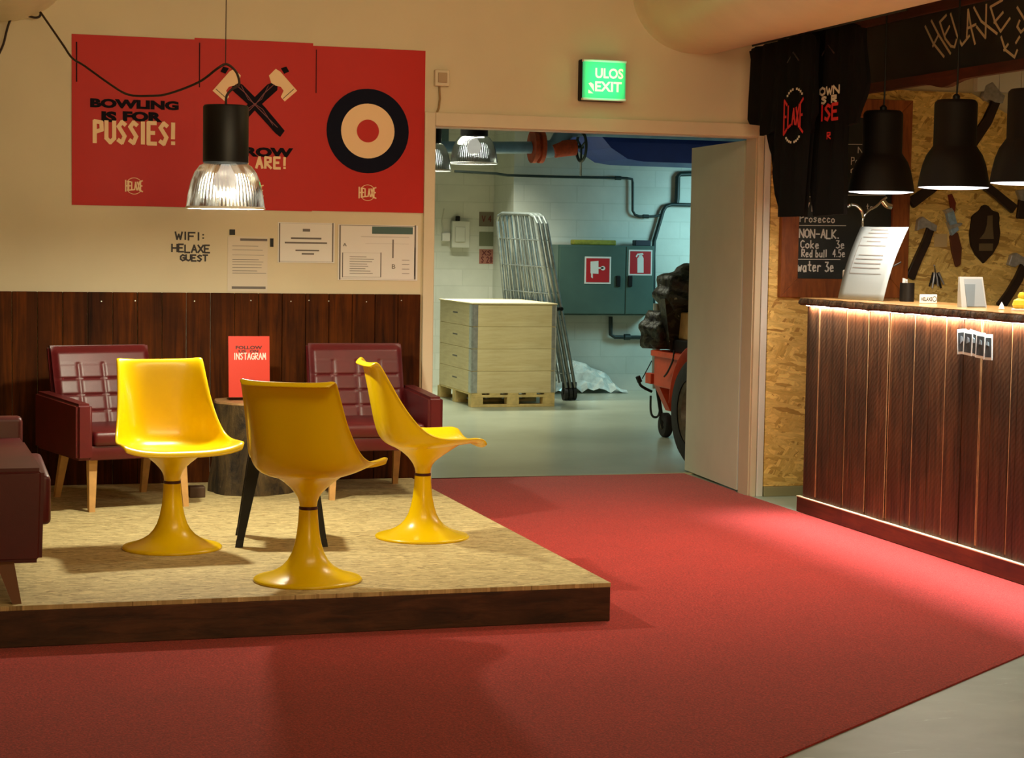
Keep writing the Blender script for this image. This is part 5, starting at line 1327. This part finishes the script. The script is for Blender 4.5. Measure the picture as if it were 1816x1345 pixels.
# mudguard
b = MB(); WC = Vector((2.205,1.40,0.362)); rows = []
for k in range(13):
    a_ = PI*(0.02+0.72*k/12); r_ = 0.44
    rows.append([Vector((x, WC.y+r_*math.cos(a_), WC.z+r_*math.sin(a_))) for x in (2.14,2.44)])
b.sheet(rows); o = b.build('mudguard', m_trailer, t, world=True, smooth=True); solid(o, 0.008)
def wheel(c, r, w, rimr, nm):
    wt = MB(); wt.lathe([(rimr,-w/2),(r*0.88,-w/2),(r*0.98,-w*0.36),(r,-w*0.2),(r,w*0.2),(r*0.98,w*0.36),(r*0.88,w/2),(rimr,w/2)], c, 48, axis='x', cap=False); o = wt.build(nm, m_rubber, t, world=True, smooth=True)
    b = MB(); b.lathe([(0.0,-w*0.30),(rimr*0.28,-w*0.30),(rimr*0.3,-w*0.18),(rimr*0.72,-w*0.12),(rimr*0.86,-w*0.40),(rimr*1.01,-w*0.46),(rimr*1.01,w*0.4),(0,w*0.4)], c, 40, axis='x'); bmesh.ops.transform(b.bm, matrix=Matrix.Translation(-Vector(t.location)), verts=b.bm.verts); b.build('rim', m_rim, o, smooth=True)
    return o
wheel(WC, 0.362, 0.19, 0.215, 'tyre')
jc = at(1180,756,'y',3.26); jc = Vector((jc.x, 3.26, 0.094))
wheel(jc, 0.094, 0.06, 0.04, 'jockey_wheel')
jx = at(1164,600,'y',3.30).x
b = MB(); b.tube([(jx,3.30,0.37),(jx,3.30,0.44)], 0.022, 10); b.tube([(jx,3.30,0.43),(jx,3.30,1.02)], 0.030, 12); b.build('jockey_post', m_galv, t, world=True, smooth=True)
b = MB(); b.box((jx-0.07,3.22,0.41), (jx+0.10,3.34,0.49), 0.006); b.box((jx,2.6,0.40),(jx+0.5,3.24,0.46),0.005); b.build('clamp', m_trailer, t, world=True)
b = MB(); b.tube(spline([at(x,y,'y',3.30) for x,y in ((1156,695),(1142,688),(1135,682),(1133,672))],4), 0.011, 8); b.build('lever', m_black, t, world=True, smooth=True)
b = MB(); b.tube([at(1131,668,'y',3.30), at(1135,678,'y',3.30)], 0.020, 8); b.build('grip', m_black, t, world=True)
b = MB(); b.tube(spline([at(x,y,'y',3.30) for x,y in ((1154,702),(1154,728),(1158,739),(1166,739),(1170,728),(1171,700))],4), 0.009, 8); b.build('safety_loop', m_dkpipe, t, world=True, smooth=True)
b = MB(); b.tube([at(1166,690,'y',3.32), at(1176,760,'y',3.27)], 0.016, 8); b.build('wheel_fork', m_black, t, world=True)
b = MB(); b.tube(spline([at(x,y,'x',XB-0.02) for x,y in ((1196,622),(1193,640),(1184,660),(1178,668))],4), 0.007, 6); b.tube([at(1139,672,'y',3.31), at(1156,640,'y',3.31)], 0.004, 6); b.build('strap_cord', m_black, t, world=True)
# load on the trailer
def lump(name, label, cat, c, s, mat, seed, drape=0.0):
    rnd = random.Random(seed); b = MB(); g = bmesh.ops.create_icosphere(b.bm, subdivisions=4, radius=1.0)
    ph = [rnd.uniform(0,6) for _ in range(6)]
    for v in b.bm.verts:
        p = v.co.copy(); k = 1+0.10*math.sin(4*p.x+ph[0])*math.sin(5*p.y+ph[1])+0.08*math.sin(9*p.z+ph[2]+3*p.x)+0.04*math.sin(17*p.y+ph[3])
        v.co = Vector((p.x*s[0]*k, p.y*s[1]*k, p.z*s[2]*k)); 
        if v.co.z < -s[2]*0.72: v.co.z = -s[2]*0.72
    o = b.build(name, mat, None, smooth=True, angle=180); o.location = c
    return tag(o, label, cat)
MB_ = MB(); 
cr = MB_.box((XB+0.10,1.6,zt_+0.002), (3.3,2.85,zt_+0.10), 0.01); tag(cr.build('plastic_crate', m_black), 'black load tray lying on the red trailer', 'tray')
p = at(1184,600,'y',3.0)
o1 = at(1180,590,'y',2.95)
lump('camouflage_bag', 'rolled camouflage bag hanging over the trailer front', 'bag', (XB+0.10,2.98,zt_+0.142), (0.17,0.15,0.17), m_camo, 3)
tag(MB().box((XB+0.14,1.7,zt_+0.10), (3.2,2.80,zt_+0.30), 0.01).build('wooden_board', m_pale), 'pale wooden box on the trailer under the camouflage cover', 'box')
cover = lump('camouflage_cover', 'camouflage tarpaulin bundled on top of the trailer load', 'tarpaulin', (XB+0.20,2.86,zt_+0.435), (0.21,0.20,0.19), m_camo, 5)
lump('camouflage_cover', 'grey green tarpaulin bundle further right on the trailer load', 'tarpaulin', (XB+0.55,2.55,zt_+0.42), (0.30,0.24,0.17), m_camo, 9)
b = MB(); b.quadbox([Vector(v) for v in ((XB+0.085,2.80,zt_+0.02),(XB+0.19,2.80,zt_+0.02),(XB+0.19,2.88,zt_+0.02),(XB+0.085,2.88,zt_+0.02),(XB+0.0,2.72,zt_+0.40),(XB+0.30,2.72,zt_+0.40),(XB+0.30,2.86,zt_+0.40),(XB+0.0,2.86,zt_+0.40))]); b.build('hanging_tail', m_camo, cover, world=True)
